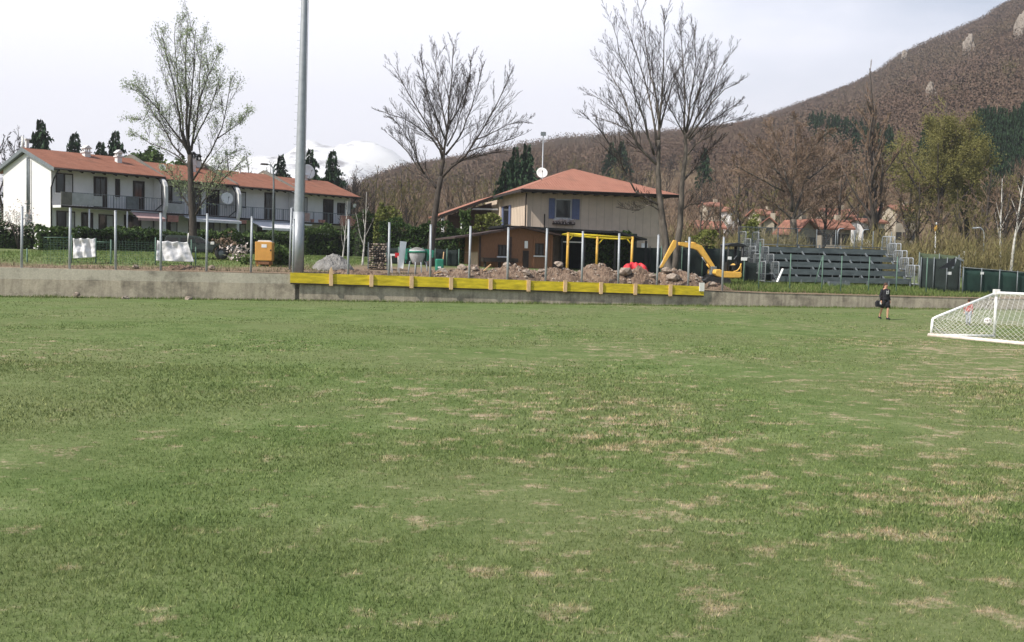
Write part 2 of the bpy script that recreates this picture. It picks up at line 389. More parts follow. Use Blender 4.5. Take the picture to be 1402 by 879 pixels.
# ---- woodland on the far hillside: countless trees read as one mass
def hill_soup():
    N = 14000; us_ = np.random.uniform(-.22,.72,N*3); Ys = np.random.uniform(205**.8, 870**.8, N*3)**(1/.8)
    C = []; S = []
    for u,Y in zip(us_,Ys):
        X = u*Y; px = CX+F*u
        if Y < 290 and px < 980: continue
        pass
        # bare rock faces high on the slope
        C.append((X,Y,T(X,Y))); S.append(Y)
        if len(C) >= N: break
    C = np.array(C); K = 92
    n = len(C); H = np.random.uniform(6.5,9.5,(n,1)); W = H*np.random.uniform(.5,.75,(n,1))
    a = np.random.normal(size=(n,K,3)); a /= np.linalg.norm(a,axis=2,keepdims=True); rr = np.random.rand(n,K,1)**.45
    q = a*rr; pts = np.empty((n,K,3)); pts[:,:,0:2] = C[:,None,0:2] + q[:,:,0:2]*W[:,None,:]; pts[:,:,2] = C[:,None,2] + H*.58 + q[:,:,2]*H*.48
    flat = pts.reshape(-1,3); dist = np.repeat(C[:,1],K)[:,None]
    m_ = len(flat); sz = (.25+.00046*dist)
    up = np.stack([np.random.normal(0,.9,m_), np.random.normal(0,.9,m_), np.random.uniform(.3,1,m_)],1); up /= np.linalg.norm(up,axis=1,keepdims=True)
    sd = np.random.normal(size=(m_,3)); sd -= up*(sd*up).sum(1,keepdims=True); sd /= np.linalg.norm(sd,axis=1,keepdims=True)
    L = sz*np.random.uniform(1.0,1.9,(m_,1)); w = sz*np.random.uniform(.3,.6,(m_,1))
    V = np.empty((m_,3,3)); V[:,0] = flat - sd*w; V[:,1] = flat + sd*w; V[:,2] = flat + up*L
    tint = np.repeat(np.array([.5+.5*noise.noise(Vector((c[0]*.012,c[1]*.012,2))) for c in C])*.6 + np.random.rand(n)*.4, K*3)
    m2, nt, b = newmat('far_bare_wood'); at = nt.nodes.new('ShaderNodeAttribute'); at.attribute_name = 'tint'
    g_ = nt.nodes.new('ShaderNodeNewGeometry').outputs['Random Per Island']
    s = math_(nt,'ADD', math_(nt,'MULTIPLY', at.outputs['Fac'], .8), math_(nt,'MULTIPLY', g_, .2))
    c = ramp(nt, s, [(.15,(.108,.079,.061)),(.4,(.135,.090,.068)),(.55,(.150,.106,.080)),(.7,(.130,.104,.066)),(.85,(.150,.099,.073))])
    nt.links.new(c, b.inputs['Base Color']); b.inputs['Roughness'].default_value = 1; b.inputs['Specular IOR Level'].default_value = 0
    ge = nt.nodes.new('ShaderNodeNewGeometry'); vm = ND(nt,'ShaderNodeVectorMath',operation='SCALE'); vm.inputs['Scale'].default_value = .14; nt.links.new(ge.outputs['Normal'], vm.inputs[0]); va_ = ND(nt,'ShaderNodeVectorMath',operation='ADD'); nt.links.new(vm.outputs[0], va_.inputs[0]); va_.inputs[1].default_value = (0,-.35,.8); vn = ND(nt,'ShaderNodeVectorMath',operation='NORMALIZE'); nt.links.new(va_.outputs[0], vn.inputs[0]); nt.links.new(vn.outputs[0], b.inputs['Normal'])
    tag(soup('far_hillside_wood', V.reshape(-1,3), m2, 3, colattr=tint), 'bare red brown wood covering the whole hillside', 'wood', kind='stuff')
hill_soup()
# rock outcrops on the hill
for k,(px,py,Y,s,lb) in enumerate([(1326,66,735,9,'pale rock outcrop showing through the wood below the hill crest'),(1400,42,760,11,'pale rock face at the edge of the picture high on the hill'),(1238,78,800,6,'small pale rock near the skyline above the tall poplar'),(1274,127,560,5,'tiny white outcrop on the lower slope above the greenish willow')]):
    
    for Y in range(220,849,4):
        p = P(px,py,Y)
        if T(p.x,p.y)+7 >= p.z: break
    z = p.z
    mb = MB(); import bmesh
    bm = bmesh.new(); bmesh.ops.create_icosphere(bm, subdivisions=3, radius=1)
    for v_ in bm.verts:
        q = v_.co.copy(); f_ = 1+.45*noise.fractal(q*1.7+Vector((k*7,0,0)),1,2,4); v_.co = Vector((q.x*s*.22*f_, q.y*s*.4*f_, q.z*s*.62*f_))
    me = bpy.data.meshes.new('rock_outcrop'); bm.to_mesh(me); bm.free(); me.materials.append(M['hillrock'])
    o = bpy.data.objects.new('rock_outcrop', me); COL.objects.link(o); o.location = (p.x, p.y, p.z); tag(o, lb, 'rock', 'rock outcrops on the hill')
# ---- pitch grass blades near the camera
def grass():
    out = []
    for (y0,y1,dens,bw,bh) in ((5.6,9,2600,.0042,.032),(9,14,1300,.0062,.032),(14,22,420,.010,.036),(22,36,110,.016,.028),(36,56,20,.028,.026)):
        A = (y1-y0)*(y0+y1)*.53; n = int(A*dens)
        Y = np.sqrt(np.random.uniform(y0*y0,y1*y1,n)); X = Y*np.random.uniform(-.53,.53,n)
        ok = Y < 56.2+WB*X; X = X[ok]; Y = Y[ok]
        ph = np.sin(X*1.7+np.sin(Y*1.3)*2)*np.sin(Y*2.1+np.sin(X*.9)*2); cl = np.sin(X*7.3+Y*3.1)*np.sin(Y*8.7-X*2.3)
        n = len(X); h = bh*(.75+.40*np.random.rand(n)+.07*ph+.18*cl); h = np.maximum(h, .010)
        az = np.random.rand(n)*2*np.pi; w = bw*(.6+.8*np.random.rand(n)); ln = h*np.random.uniform(.2,1.3,n); la = np.random.rand(n)*2*np.pi
        V = np.empty((n,3,3)); 
        V[:,0] = np.stack([X-np.cos(az)*w, Y-np.sin(az)*w, np.zeros(n)-.01],1); V[:,1] = np.stack([X+np.cos(az)*w, Y+np.sin(az)*w, np.zeros(n)-.01],1)
        V[:,2] = np.stack([X+np.cos(la)*ln, Y+np.sin(la)*ln, h],1); out.append(V.reshape(-1,3))
    tag(soup('pitch_grass', np.concatenate(out), M['blade'], 3), 'short worn spring grass with dry patches covering the pitch', 'grass', kind='stuff')
grass()
def tallgrass(name, label, fn, n, h, w, mat_='leafg'):
    V = np.empty((n,3,3))
    for i in range(n):
        X,Y = fn(); z = T(X,Y); hh = h*random.uniform(.4,1.2); a = random.random()*6.28; b_ = random.random()*6.28; l = hh*random.uniform(.1,.7)
        V[i,0] = (X-math.cos(a)*w, Y-math.sin(a)*w, z-.03); V[i,1] = (X+math.cos(a)*w, Y+math.sin(a)*w, z-.03); V[i,2] = (X+math.cos(b_)*l, Y+math.sin(b_)*l, z+hh)
    return tag(soup(name, V.reshape(-1,3), M[mat_], 3), label, 'grass', kind='stuff')
M['bankgrass'] = leafmat('bank_grass', [(.07,.12,.03),(.13,.19,.05),(.24,.25,.10)], .8, trans=.3)
M['weeds'] = leafmat('dry_weeds', [(.10,.12,.04),(.20,.17,.10),(.32,.26,.17)], .9, trans=.2)
def bank():
    X = random.uniform(13.0, 31); return X, wallY(X)+.5+random.random()**1.3*8
tallgrass('bank_grass', 'long bright grass on the bank above the wall in front of the stand', bank, 14000, .26, .028, 'bankgrass')
def bankl():
    X = random.uniform(-31,-9.5); return X, wallY(X)+3.0+random.random()*20
tallgrass('lawn_grass', 'ragged green grass between the wall and the clipped hedges', bankl, 16000, .12, .03, 'bankgrass')
def weedl():
    X = random.uniform(-30,14); return X, wallY(X)+.55+random.random()**1.6*3.0
tallgrass('dry_weeds', 'thin dry weeds and stalks in the earth just behind the wall', weedl, 5200, .16, .02, 'weeds')
def foot():
    X = random.uniform(-28,33); return X, wallY(X)-.05-random.random()**2*.55
V = []
for i in range(9000):
    X,Y = foot(); hh = .10*random.uniform(.3,1.5)*(1+1.2*max(0,noise.noise(Vector((X*.5,0,0))))); a = random.random()*6.28; b_ = random.random()*6.28; l = hh*random.uniform(.1,.8); w = .02
    V += [(X-math.cos(a)*w, Y-math.sin(a)*w, -.01),(X+math.cos(a)*w, Y+math.sin(a)*w, -.01),(X+math.cos(b_)*l, Y+math.sin(b_)*l, hh)]
tag(soup('wall_foot_weeds', np.array(V), M['bankgrass'], 3), 'weeds and rough grass along the foot of the concrete wall', 'weeds', kind='stuff')
# ============================================================ RETAINING WALL
def wall_piece(name, mat_, x0, x1, ztopf, zb, y0, y1, parent, seg=.8, jit=.012):
    g = MB(); n = max(2, int((x1-x0)/seg)); vs = []
    for i in range(n+1):
        x = x0+(x1-x0)*i/n; zt = ztopf(x) + jit*noise.noise(Vector((x*1.1,2,2)))
        vs += [(x,y0,zb),(x,y0,zt),(x,y1,zt),(x,y1,zb)]
    fs = []
    for i in range(n):
        a = 4*i; b_ = a+4
        for k in range(4): fs.append((a+k, a+(k+1)%4, b_+(k+1)%4, b_+k))
    fs += [(0,1,2,3), tuple(4*n+k for k in (3,2,1,0))]; g.add(vs, fs); return g.build(name, mat_, parent)
WA = FW.a
xn = FW.hit(404,400)[0]; xn2 = FW.hit(410,400)[0]
e = empty('retaining_wall', FW.w(0,0), WA, 'stained concrete retaining wall with a paler raised top, running along the near side of the terraced houses', 'wall')
wall_piece('wall_base', M['wallold'], -45, xn, lambda x: .88, -.2, 0, .55, e)
wall_piece('wall_top', M['wallnew'], -45, xn-.03, lambda x: 1.46-.0035*(x+30), .885, .015, .42, e, jit=.02)
e = empty('retaining_wall', FW.w(0,0), WA, 'lower weathered concrete wall carrying the yellow boards and passing below the stand', 'wall')
wall_piece('wall_base', M['wallold'], xn2, 70, lambda x: lerp(x,[(-12,1.0),(8,.93),(15,.82),(30,.72),(70,.70)]), -.2, .05, .55, e)
# yellow formwork
xl = FW.hit(397,380)[0]; xr = FW.hit(963,398)[0]
e = empty('formwork_board', FW.w(0,-.06), WA, 'long yellow shuttering board nailed with pale stakes along the top of the low wall', 'board')
zt0 = FW.hit(397,373)[1]; zb0 = FW.hit(397,387)[1]; zt1 = FW.hit(963,392)[1]; zb1 = FW.hit(963,404.5)[1]
def bz(x, a, b_): return a+(b_-a)*(x-xl)/(xr-xl)
sx_ = [453,508,563,617,671,723,773,822,869,917,960]; sxl = [FW.hit(p_,388)[0] for p_ in sx_]
ed = [xl]+[a for a in sxl[1:-1:2]]+[xr]
for a,b_ in zip(ed, ed[1:]):
    g = MB(); g.prism([(a+.004,bz(a,zb0,zb1)),(b_-.004,bz(b_,zb0,zb1)),(b_-.004,bz(b_,zt0,zt1)+random.uniform(-.018,.018)),(a+.004,bz(a,zt0,zt1)+random.uniform(-.018,.018))],'y',-.03-random.uniform(0,.012),0); g.build('panel', M['yellow'], e)
g = MB(); g.prism([(xl+.02,bz(xl,zb0,zb1)-.07),(xr-.02,bz(xr,zb0,zb1)-.07),(xr-.02,bz(xr,zb0,zb1)-.005),(xl+.02,bz(xl,zb0,zb1)-.005)],'y',-.055,.02); g.build('lower_batten', M['darkwood'], e)
for k,x in enumerate(sxl):
    zt = bz(x,zt0,zt1)+random.uniform(.02,.09); zb = bz(x,zb0,zb1)-random.uniform(.03,.10); g = MB(); w = .10
    if k == 0: g.prism([(x-w,zb),(x+w,zb),(x+w*.8,zt+.12),(x+w*.1,zt+.32),(x-w,zt+.14)],'y',-.12,-.034)
    elif k == 10: g.box(x-.16,x+.14,-.10,-.034,(zt+bz(x,zb0,zb1))/2-.05,zt+.14)
    else: g.box(x-w,x+w,-.12,-.034,zb,zt)
    g.build('stake', M['stake'] if k < 10 else M['whitedirt'], e)
    if k < 10 and k > 0:
        g = MB(); g.beam((x+.01,-.08,zb+.04),(x+.05,.12,zb-.06),.05,.05); g.build('wedge', M['stake'], e)
# ---- steel fence posts standing in the wall
ptops = [(29,283),(95,285),(159,289),(221,292),(283,293),(344,297),(402,300),(479,301),(535,305),(592,308),(645,310),(698,312),(750,313),(800,317),(850,320),(903,322),(946,325),(993,325)]
plab = ['before the blossoming tree at the white gable','just left of the small square white sheet','between the two white sheets','in front of the slanted white sheet','in front of the dark off road car','at the end face of the orange compressor','close beside the tall light mast','between the light mast and the stack of firewood','beside the leaning white board','between the mixer and the bare tree trunk','before the pale plywood side of the shed','in front of the middle of the wooden shed','by the right window of the wooden shed','in front of the middle of the yellow goal-like frame','by the right leg of the yellow frame','next to the tip of the excavator arm','in front of the excavator boom','in front of the excavator cab']
for (px,py),lb in zip(ptops, plab):
    x,z = FW.hit(px-1.5 if px > 450 else px-.3, py, .22); zb = (1.40 if x < xn else 1.0)
    g = MB(); g.tube([(0,0,zb-.3),(0,0,z)], .062, 10)
    root = empty('fence_post', FW.w(x,.22,0), WA, 'grey steel fence post without mesh, '+lb, 'fence post', 'steel posts along the wall'); 
    g.build('pole', M['steelpale'], root)
    g = MB(); g.lathe([(.0,z+.03),(.07,z+.015),(.075,z-.01)], 10); g.build('cap', M['steel'], root)
    root.rotation_euler = (random.uniform(-.01,.01), random.uniform(-.008,.012), WA)
# ---- tall light mast
x0 = P(407,385,54.9); xt = P(417,0,54.9)
e = empty('light_mast', (x0.x,x0.y,T(x0.x,x0.y)-.2), 0, 'tall tapering galvanised floodlight mast with climbing pegs rising out of the picture', 'light mast')
lean = (xt.x-x0.x)/(xt.z-x0.z); e.rotation_euler = (0, math.atan(lean), 0); zg = x0.z-(T(x0.x,x0.y)-.2)
g = MB(); g.tube([(0,0,-.2),(0,0,.9),(0,0,15.5),(0,0,24)], [.300,.290,.158,.11], 24); g.build('pole', M['steel'], e)
g = MB(); g.tube([(0,0,-.1),(0,0,3.4)], [.315,.302], 24); g.build('sleeve', M['steel'], e)
g = MB()
for k in range(46):
    z = 3.2+k*.42; r_ = .30-.0091*z*.95+.02; g.tube([(-r_+.1,0,z),(-r_-.11,0,z)], .009, 5); g.tube([(-r_-.11,0,z),(-r_-.11,0,z+.04)], .009, 5)
g.build('climbing_pegs', M['steel'], e)
g = MB(); g.tube([(-.42,-.02,.3),(-.40,-.02,3.6)], .05, 8); g.build('cable_pipe', M['steelpale'], e)
g = MB(); g.tube([(.33,0,.3),(.27,0,6),(.18,0,18)], .016, 6); g.build('cable', M['steeldull'], e)
g = MB(); g.box(-1.4,1.4,-.1,.1,23.6,23.8); g.build('crossarm', M['steel'], e)
for k in range(4):
    g = MB(); g.box(-.28+(-1.1+.73*k),.28+(-1.1+.73*k),-.45,-.1,23.4,24.0); g.build('floodlight', M['steeldull'], e)
# foundation notch between the walls
g = MB(); g.box(-.5,.5,-.35,.45,-.1,.62); g.box(-.5,.5,-.20,.45,.62,.9)
c = FW.w((xn+xn2)/2, .62); tag(g.build('mast_footing', M['wallold'], None, .03, loc=c), 'rough concrete footing of the light mast in the gap between the two walls', 'footing')
bpy.data.objects['mast_footing'].rotation_euler.z = WA
# ============================================================ SKY, SUN, HAZE
SUN_EL, SX, SY = 46., -.88, -.60
w = bpy.data.worlds.new('World'); SC.world = w; w.use_nodes = True; nt = w.node_tree
bg = nt.nodes['Background']; sky = nt.nodes.new('ShaderNodeTexSky'); sky.sky_type = 'NISHITA'; sky.sun_disc = False
sky.sun_elevation = R(SUN_EL); sky.sun_rotation = math.atan2(SX, SY); sky.air_density = 1.0; sky.dust_density = 1.6; sky.ozone_density = 1.5
tc = nt.nodes.new('ShaderNodeTexCoord').outputs['Generated']
sp = nt.nodes.new('ShaderNodeSeparateXYZ'); nt.links.new(tc, sp.inputs[0])
mp = nt.nodes.new('ShaderNodeMapping'); mp.inputs['Scale'].default_value = (1.2,1.2,3.2); nt.links.new(tc, mp.inputs[0])
n1 = noise_(nt, mp.outputs[0], 1.7, 6, .5)
# thin cloud veil, thicker low and to the left
el = math_(nt,'SUBTRACT', 1.15, math_(nt,'MULTIPLY', sp.outputs[2], 1.2))
az = math_(nt,'MULTIPLY', sp.outputs[0], -.55)
cov = math_(nt,'ADD', math_(nt,'ADD', n1, az), math_(nt,'MULTIPLY', el, .36))
cm = ramp(nt, cov, [(.50,(.25,.25,.25)),(.78,(.93,.93,.93))])
low = ramp(nt, sp.outputs[2], [(.30,(1,1,1)),(.62,(.10,.10,.10))]); fwd = ramp(nt, math_(nt,'ADD', math_(nt,'MULTIPLY', sp.outputs[1], .5), .5), [(.42,(.22,.22,.22)),(.72,(1,1,1))])
cm = mixc(nt, 1., mixc(nt, 1., cm, low, 'MULTIPLY'), fwd, 'MULTIPLY')
skc = mixc(nt, cm, sky.outputs[0], (10.6,10.6,11.6))
nt.links.new(skc, bg.inputs[0]); bg.inputs[1].default_value = .10
sl = bpy.data.lights.new('sun','SUN'); sl.energy = 4.4; sl.angle = R(.55); sl.color = (1,.95,.87)
so = bpy.data.objects.new('sun', sl); COL.objects.link(so)
ce = math.cos(R(SUN_EL)); nrm = math.hypot(SX,SY); sd = Vector((SX/nrm*ce, SY/nrm*ce, math.sin(R(SUN_EL))))
so.rotation_euler = sd.to_track_quat('Z','Y').to_euler(); so.location = (-30,-20,60)
def haze(den):
    g = MB(); g.box(-2300,2300,-320,2700,-1.2,420)
    m_ = bpy.data.materials.new('haze'); m_.use_nodes = True; nt = m_.node_tree; nt.nodes.clear()
    o = nt.nodes.new('ShaderNodeOutputMaterial'); pv = nt.nodes.new('ShaderNodeVolumePrincipled'); pv.inputs['Color'].default_value = (.90,.90,.91,1); pv.inputs['Density'].default_value = den; pv.inputs['Anisotropy'].default_value = .3
    nt.links.new(pv.outputs[0], o.inputs['Volume']); tag(g.build('haze', m_), kind='stuff')
HAZE = .00036
if HAZE: haze(HAZE)
vs = SC.view_settings; vs.view_transform = 'Standard'; vs.look = 'None'; vs.exposure = .55; vs.gamma = 1; vs.use_curve_mapping = False
SC.cycles.use_denoising = True; SC.cycles.max_bounces = 6; SC.cycles.transparent_max_bounces = 8; SC.cycles.volume_bounces = 0; SC.cycles.sample_clamp_indirect = 4
# ============================================================ TREES
def perp(d):
    a = d.cross(Vector((0,0,1)));
    if a.length < .05: a = d.cross(Vector((1,0,0)))
    return a.normalized()
def rotdir(d, ang, az):
    a = perp(d); b = d.cross(a); return (d*math.cos(ang) + (a*math.cos(az)+b*math.sin(az))*math.sin(ang)).normalized()
class TreeGen:
    def __init__(s, seed, rmin=.010): s.rg = random.Random(seed); s.br = []; s.tips = []; s.rmin = rmin
    def line(s, p, d, L, r, r2, wob, up, nseg):
        pts = [p.copy()]; rad = [r]; q = p.copy(); d = d.copy(); rg = s.rg
        for i in range(nseg):
            d = (d + Vector((rg.gauss(0,wob),rg.gauss(0,wob),rg.gauss(0,wob)+up))).normalized(); q = q + d*(L/nseg)
            pts.append(q.copy()); rad.append(r+(r2-r)*(i+1)/nseg)
        return pts, rad
    def kids(s, pts, rad, lev, L, cfg, t0=.12):
        """side branches along a limb"""
        if lev > cfg['max']: return
        rg = s.rg; n = cfg['n'][lev]; n = max(1, int(n*rg.uniform(.8,1.2))) if lev < 9 else n
        seglen = [(pts[i+1]-pts[i]).length for i in range(len(pts)-1)]; tot = sum(seglen)
        for k in range(n):
            t = t0 + (1-t0)*(k+rg.random())/n; x = t*tot; i = 0
            while i < len(seglen)-1 and x > seglen[i]: x -= seglen[i]; i += 1
            f = min(1,x/max(seglen[i],1e-6)); p = pts[i].lerp(pts[i+1], f); d = (pts[i+1]-pts[i]).normalized(); r = rad[i]+(rad[i+1]-rad[i])*f
            l = tot*cfg['len'][lev]*(1.14-.78*t)*rg.uniform(.6,1.25); l = min(l, cfg['cap'][lev])
            dd = rotdir(d, R(rg.uniform(*cfg['ang'])), rg.uniform(0,6.283)); dd = (dd + Vector((0,0,cfg['up0']))).normalized()
            rr = max(s.rmin, min(r*.62, l*cfg['thick'])); r2 = s.rmin*.8
            p2, ra2 = s.line(p, dd, l, rr, max(r2, rr*.3), cfg['wob'], cfg['up'], 4 if lev < cfg['max'] else 3)
            s.br.append((lev, p2, ra2)); 
            if lev == cfg['max']: s.tips += [p2[-1], p2[-2]]
            s.kids(p2, ra2, lev+1, l, cfg)
def split_mesh(tg, lv, n_of=lambda r: 8 if r > .12 else (6 if r > .05 else (4 if r > .022 else 3))):
    a, b = MB(), MB()
    for lev, p, r in tg.br:
        (a if lev <= lv else b).tube(p, r, n_of(r[0]), caps=r[0] > .03)
    return a, b
DEF = dict(max=3, n=[0,9,8,6], len=[0,.42,.42,.45], cap=[9,3.2,1.5,.8], ang=(28,55), up0=.15, up=.05, wob=.09, thick=.014)
def hero(name, seed, Y0, limbs, label, cat, barkm, twigm, cfg, group=None, leaves=None, rmin=.0075, spread=.5):
    """limbs: (pixel polyline, start radius px, end radius px, depth slope)"""
    tg = TreeGen(seed, rmin); k = Y0/F; base = P(*limbs[0][0][0], Y0); base.z = T(base.x, base.y) - .15
    ends = []
    for idx,(poly, ra, rb, ds_) in enumerate(limbs):
        pts = []; L = 0; px0 = poly[0]
        # depth of the start: nearest point on an earlier limb
        y0 = 0
        if idx:
            best = 1e9
            for q,yy in ends:
                d = (q[0]-px0[0])**2+(q[1]-px0[1])**2
                if d < best: best = d; y0 = yy
        for j,(px,py) in enumerate(poly):
            if j: L += math.hypot(px-poly[j-1][0], py-poly[j-1][1])*k
            yy = y0 + ds_*L; p = P(px,py,Y0+yy)
            if idx == 0 and j == 0: p.z = base.z
            pts.append(p)
            if j:
                for f in (.25,.5,.75,1.): ends.append(((poly[j-1][0]+(px-poly[j-1][0])*f, poly[j-1][1]+(py-poly[j-1][1])*f), y0+ds_*(L-(1-f)*math.hypot(px-poly[j-1][0], py-poly[j-1][1])*k)))
            else: ends.append(((px,py),yy))
        # subdivide with jitter
        fine = [pts[0]]
        for a,b in zip(pts, pts[1:]):
            for f in (.5,1.): q = a.lerp(b,f) + (Vector((tg.rg.gauss(0,1),tg.rg.gauss(0,1),tg.rg.gauss(0,.6)))*(.02*(b-a).length) if (f < 1 and idx) else Vector()); fine.append(q)
        n = len(fine); rad = [max(.010,(ra+(rb-ra)*(i/(n-1))**.7)*k*(.5 if idx < 1 else .43)) for i in range(n)]
        if idx == 0: rad[0] *= 1.35; rad[1] *= 1.05
        tg.br.append((0, fine, rad))
        if ds_ != 0 or idx > 2: tg.kids(fine, rad, 1, 0, cfg, .08)
    a, b = split_mesh(tg, 0)
    root = empty(name, base, 0, label, cat, group); off = Matrix.Translation(-base)
    for q in (a,b): q.v = [(x-base.x,y-base.y,z-base.z) for x,y,z in q.v]
    a.build('trunk', barkm, root); cr = b.build('crown', twigm, root)
    if leaves:
        m_, dens, size = leaves; C = []
        for t in tg.tips:
            for _ in range(dens):
                if tg.rg.random() < .8: C.append((t.x-base.x+tg.rg.gauss(0,.16), t.y-base.y+tg.rg.gauss(0,.16), t.z-base.z+tg.rg.gauss(0,.16)))
        soup('leaves', rnd_tris(np.array(C), size), m_, 3, cr)
    print(name, len(tg.br)); return root
cfgB = dict(DEF, n=[0,16,9,5], len=[0,.44,.44,.45], cap=[9,3.3,1.6,.75], ang=(16,40), up0=.22, up=.03, wob=.05, thick=.009)
hero('bare_tree', 11, 66, [
 ([(589,374),(590,345),(592,320),(596,290),(600,262),(604,241)], 12, 6.5, 0),
 ([(604,241),(607,222),(609,198),(614,165),(617,122),(619,90),(621,60)], 6, 1, .05),
 ([(598,258),(590,248),(581,238),(571,228),(560,210),(545,194),(532,184)], 4.5, 1, .25),
 ([(581,238),(572,222),(562,196),(550,176),(536,160)], 3, .8, -.5),
 ([(606,218),(602,205),(592,190),(576,177),(553,162),(522,152)], 4, .8, -.3),
 ([(607,205),(601,195),(588,176),(575,155),(560,130),(549,110),(540,93)], 3.6, .8, .35),
 ([(610,192),(602,172),(597,159),(590,140),(583,115),(576,80)], 3.4, .8, -.45),
 ([(612,180),(606,150),(600,120),(596,90),(598,64)], 3, .8, .5),
 ([(610,212),(622,197),(634,178),(645,150),(655,116),(660,92)], 4, .8, .3),
 ([(605,243),(619,228),(637,214),(655,186),(673,156),(688,126),(699,100)], 5, .8, -.25),
 ([(652,191),(666,186),(682,178),(697,170),(722,165)], 2.6, .7, .4),
 ([(640,208),(656,202),(676,198),(695,192),(719,183)], 2.6, .7, -.5),
 ([(615,170),(628,150),(640,120),(644,96),(645,76)], 3, .8, -.2),
 ([(612,200),(625,175),(636,140),(640,110)], 3, .8, .8),
 ([(608,215),(600,195),(590,160),(583,130)], 3, .8, .9),
 ([(618,225),(650,214),(680,208),(700,206)], 2.6, .7, .8)],
 'bare vase shaped tree rising behind the yellow boards beside the concrete mixer', 'tree', M['bark'], M['twig'], cfgB)
hero('bare_tree', 12, 67, [
 ([(918,392),(914,360),(911,330),(906,295),(902,262),(901,230),(902,192)], 15, 5.2, 0),
 ([(919,392),(926,350),(931,310),(933,275),(935,240),(939,205),(937,178)], 15, 4.6, 0),
 ([(902,192),(902,165),(899,137),(890,102),(884,60),(878,14)], 5, .8, .1),
 ([(903,170),(906,140),(908,100),(909,55),(908,17)], 4, .8, -.35),
 ([(904,175),(912,145),(920,116),(930,92),(936,78)], 4, .8, .5),
 ([(899,225),(885,212),(872,198),(865,177),(841,150),(808,128)], 5, .8, -.25),
 ([(868,188),(862,160),(856,137),(842,112),(820,80)], 3.6, .8, .4),
 ([(896,212),(888,190),(882,164),(865,113),(848,75),(838,32)], 4.6, .8, -.4),
 ([(899,200),(895,165),(888,130),(877,92),(866,58),(856,26)], 4.6, .8, .35),
 ([(870,262),(858,240),(845,215),(825,182),(798,155)], 3, .8, -.2),
 ([(904,282),(892,275),(880,268),(870,262)], 4, 3, -.2),
 ([(880,205),(862,180),(840,168),(815,160)], 3, .7, .6),
 ([(937,178),(938,140),(937,110),(934,70),(931,32)], 4, .8, .15),
 ([(939,182),(944,150),(948,120),(953,82),(951,40)], 4, .8, -.4),
 ([(941,188),(952,165),(967,140),(984,99),(1000,72)], 4, .8, .3),
 ([(942,190),(958,168),(975,140),(992,122),(1013,113)], 3.8, .8, -.35),
 ([(944,192),(962,174),(980,162),(997,150),(1015,138)], 3.4, .8, .5),
 ([(941,212),(952,198),(966,188),(990,168),(1020,158)], 3.4, .8, -.1),
 ([(938,185),(928,168),(917,148),(906,128)], 3.2, .8, -.3),
 ([(940,180),(950,145),(962,108),(972,66)], 3.6, .8, .7),
 ([(934,250),(950,232),(970,205),(985,190)], 3.2, .8, .4),
 ([(905,290),(890,280),(870,288),(850,285)], 2.4, .7, -.3),
 ([(932,290),(945,280),(962,278),(975,268)], 2.4, .7, .2)],
 'large bare tree with two trunks joined at the base behind the excavator arm', 'tree', M['barkpale'], M['twig'], cfgB)
cfgA = dict(DEF, n=[0,13,8,4], len=[0,.42,.42,.45], cap=[9,3.4,1.5,.7], ang=(18,46), up0=.22, up=.03, wob=.06, thick=.008)
hero('leafing_tree', 13, 72, [
 ([(265,328),(264,300),(262,270),(261,240),(260,212)], 12, 7, 0),
 ([(260,212),(257,189),(256,150),(255,118),(254,74),(258,18)], 6.5, .8, .1),
 ([(260,215),(251,192),(246,160),(241,133),(233,95),(221,48)], 4.6, .8, -.3),
 ([(256,205),(240,182),(228,165),(215,148),(200,132),(178,120)], 4, .8, -.2),
 ([(252,215),(236,198),(222,172),(205,148),(196,165),(180,160)], 3.4, .7, .4),
 ([(262,206),(267,175),(271,148),(273,104),(277,53)], 4.6, .8, .35),
 ([(270,150),(280,118),(289,96),(300,68)], 3, .8, -.4),
 ([(265,196),(280,165),(292,135),(300,105)], 3.4, .8, .7),
 ([(263,248),(276,228),(289,207),(304,175),(311,142),(316,108)], 4, .8, -.35),
 ([(297,190),(312,180),(328,169),(342,152)], 2.6, .7, .3),
 ([(261,232),(244,214),(226,204),(205,196),(186,182)], 3, .8, .5),
 ([(256,200),(250,165),(244,120),(240,70),(240,32)], 4, .8, .7),
 ([(258,190),(262,140),(266,90),(268,40)], 4, .8, -.7),
 ([(264,300),(278,276),(296,256),(312,238),(330,222)], 3, .8, -.3),
 ([(263,290),(250,268),(238,244),(225,232)], 3, .8, .3),
 ([(263,275),(290,250),(300,225),(322,205)], 2.6, .8, .6)],
 'tall tree just coming into pale green leaf in front of the terraced houses', 'tree', M['bark'], M['twig'], cfgA, leaves=(M['youngleaf'],2,.085), rmin=.009)
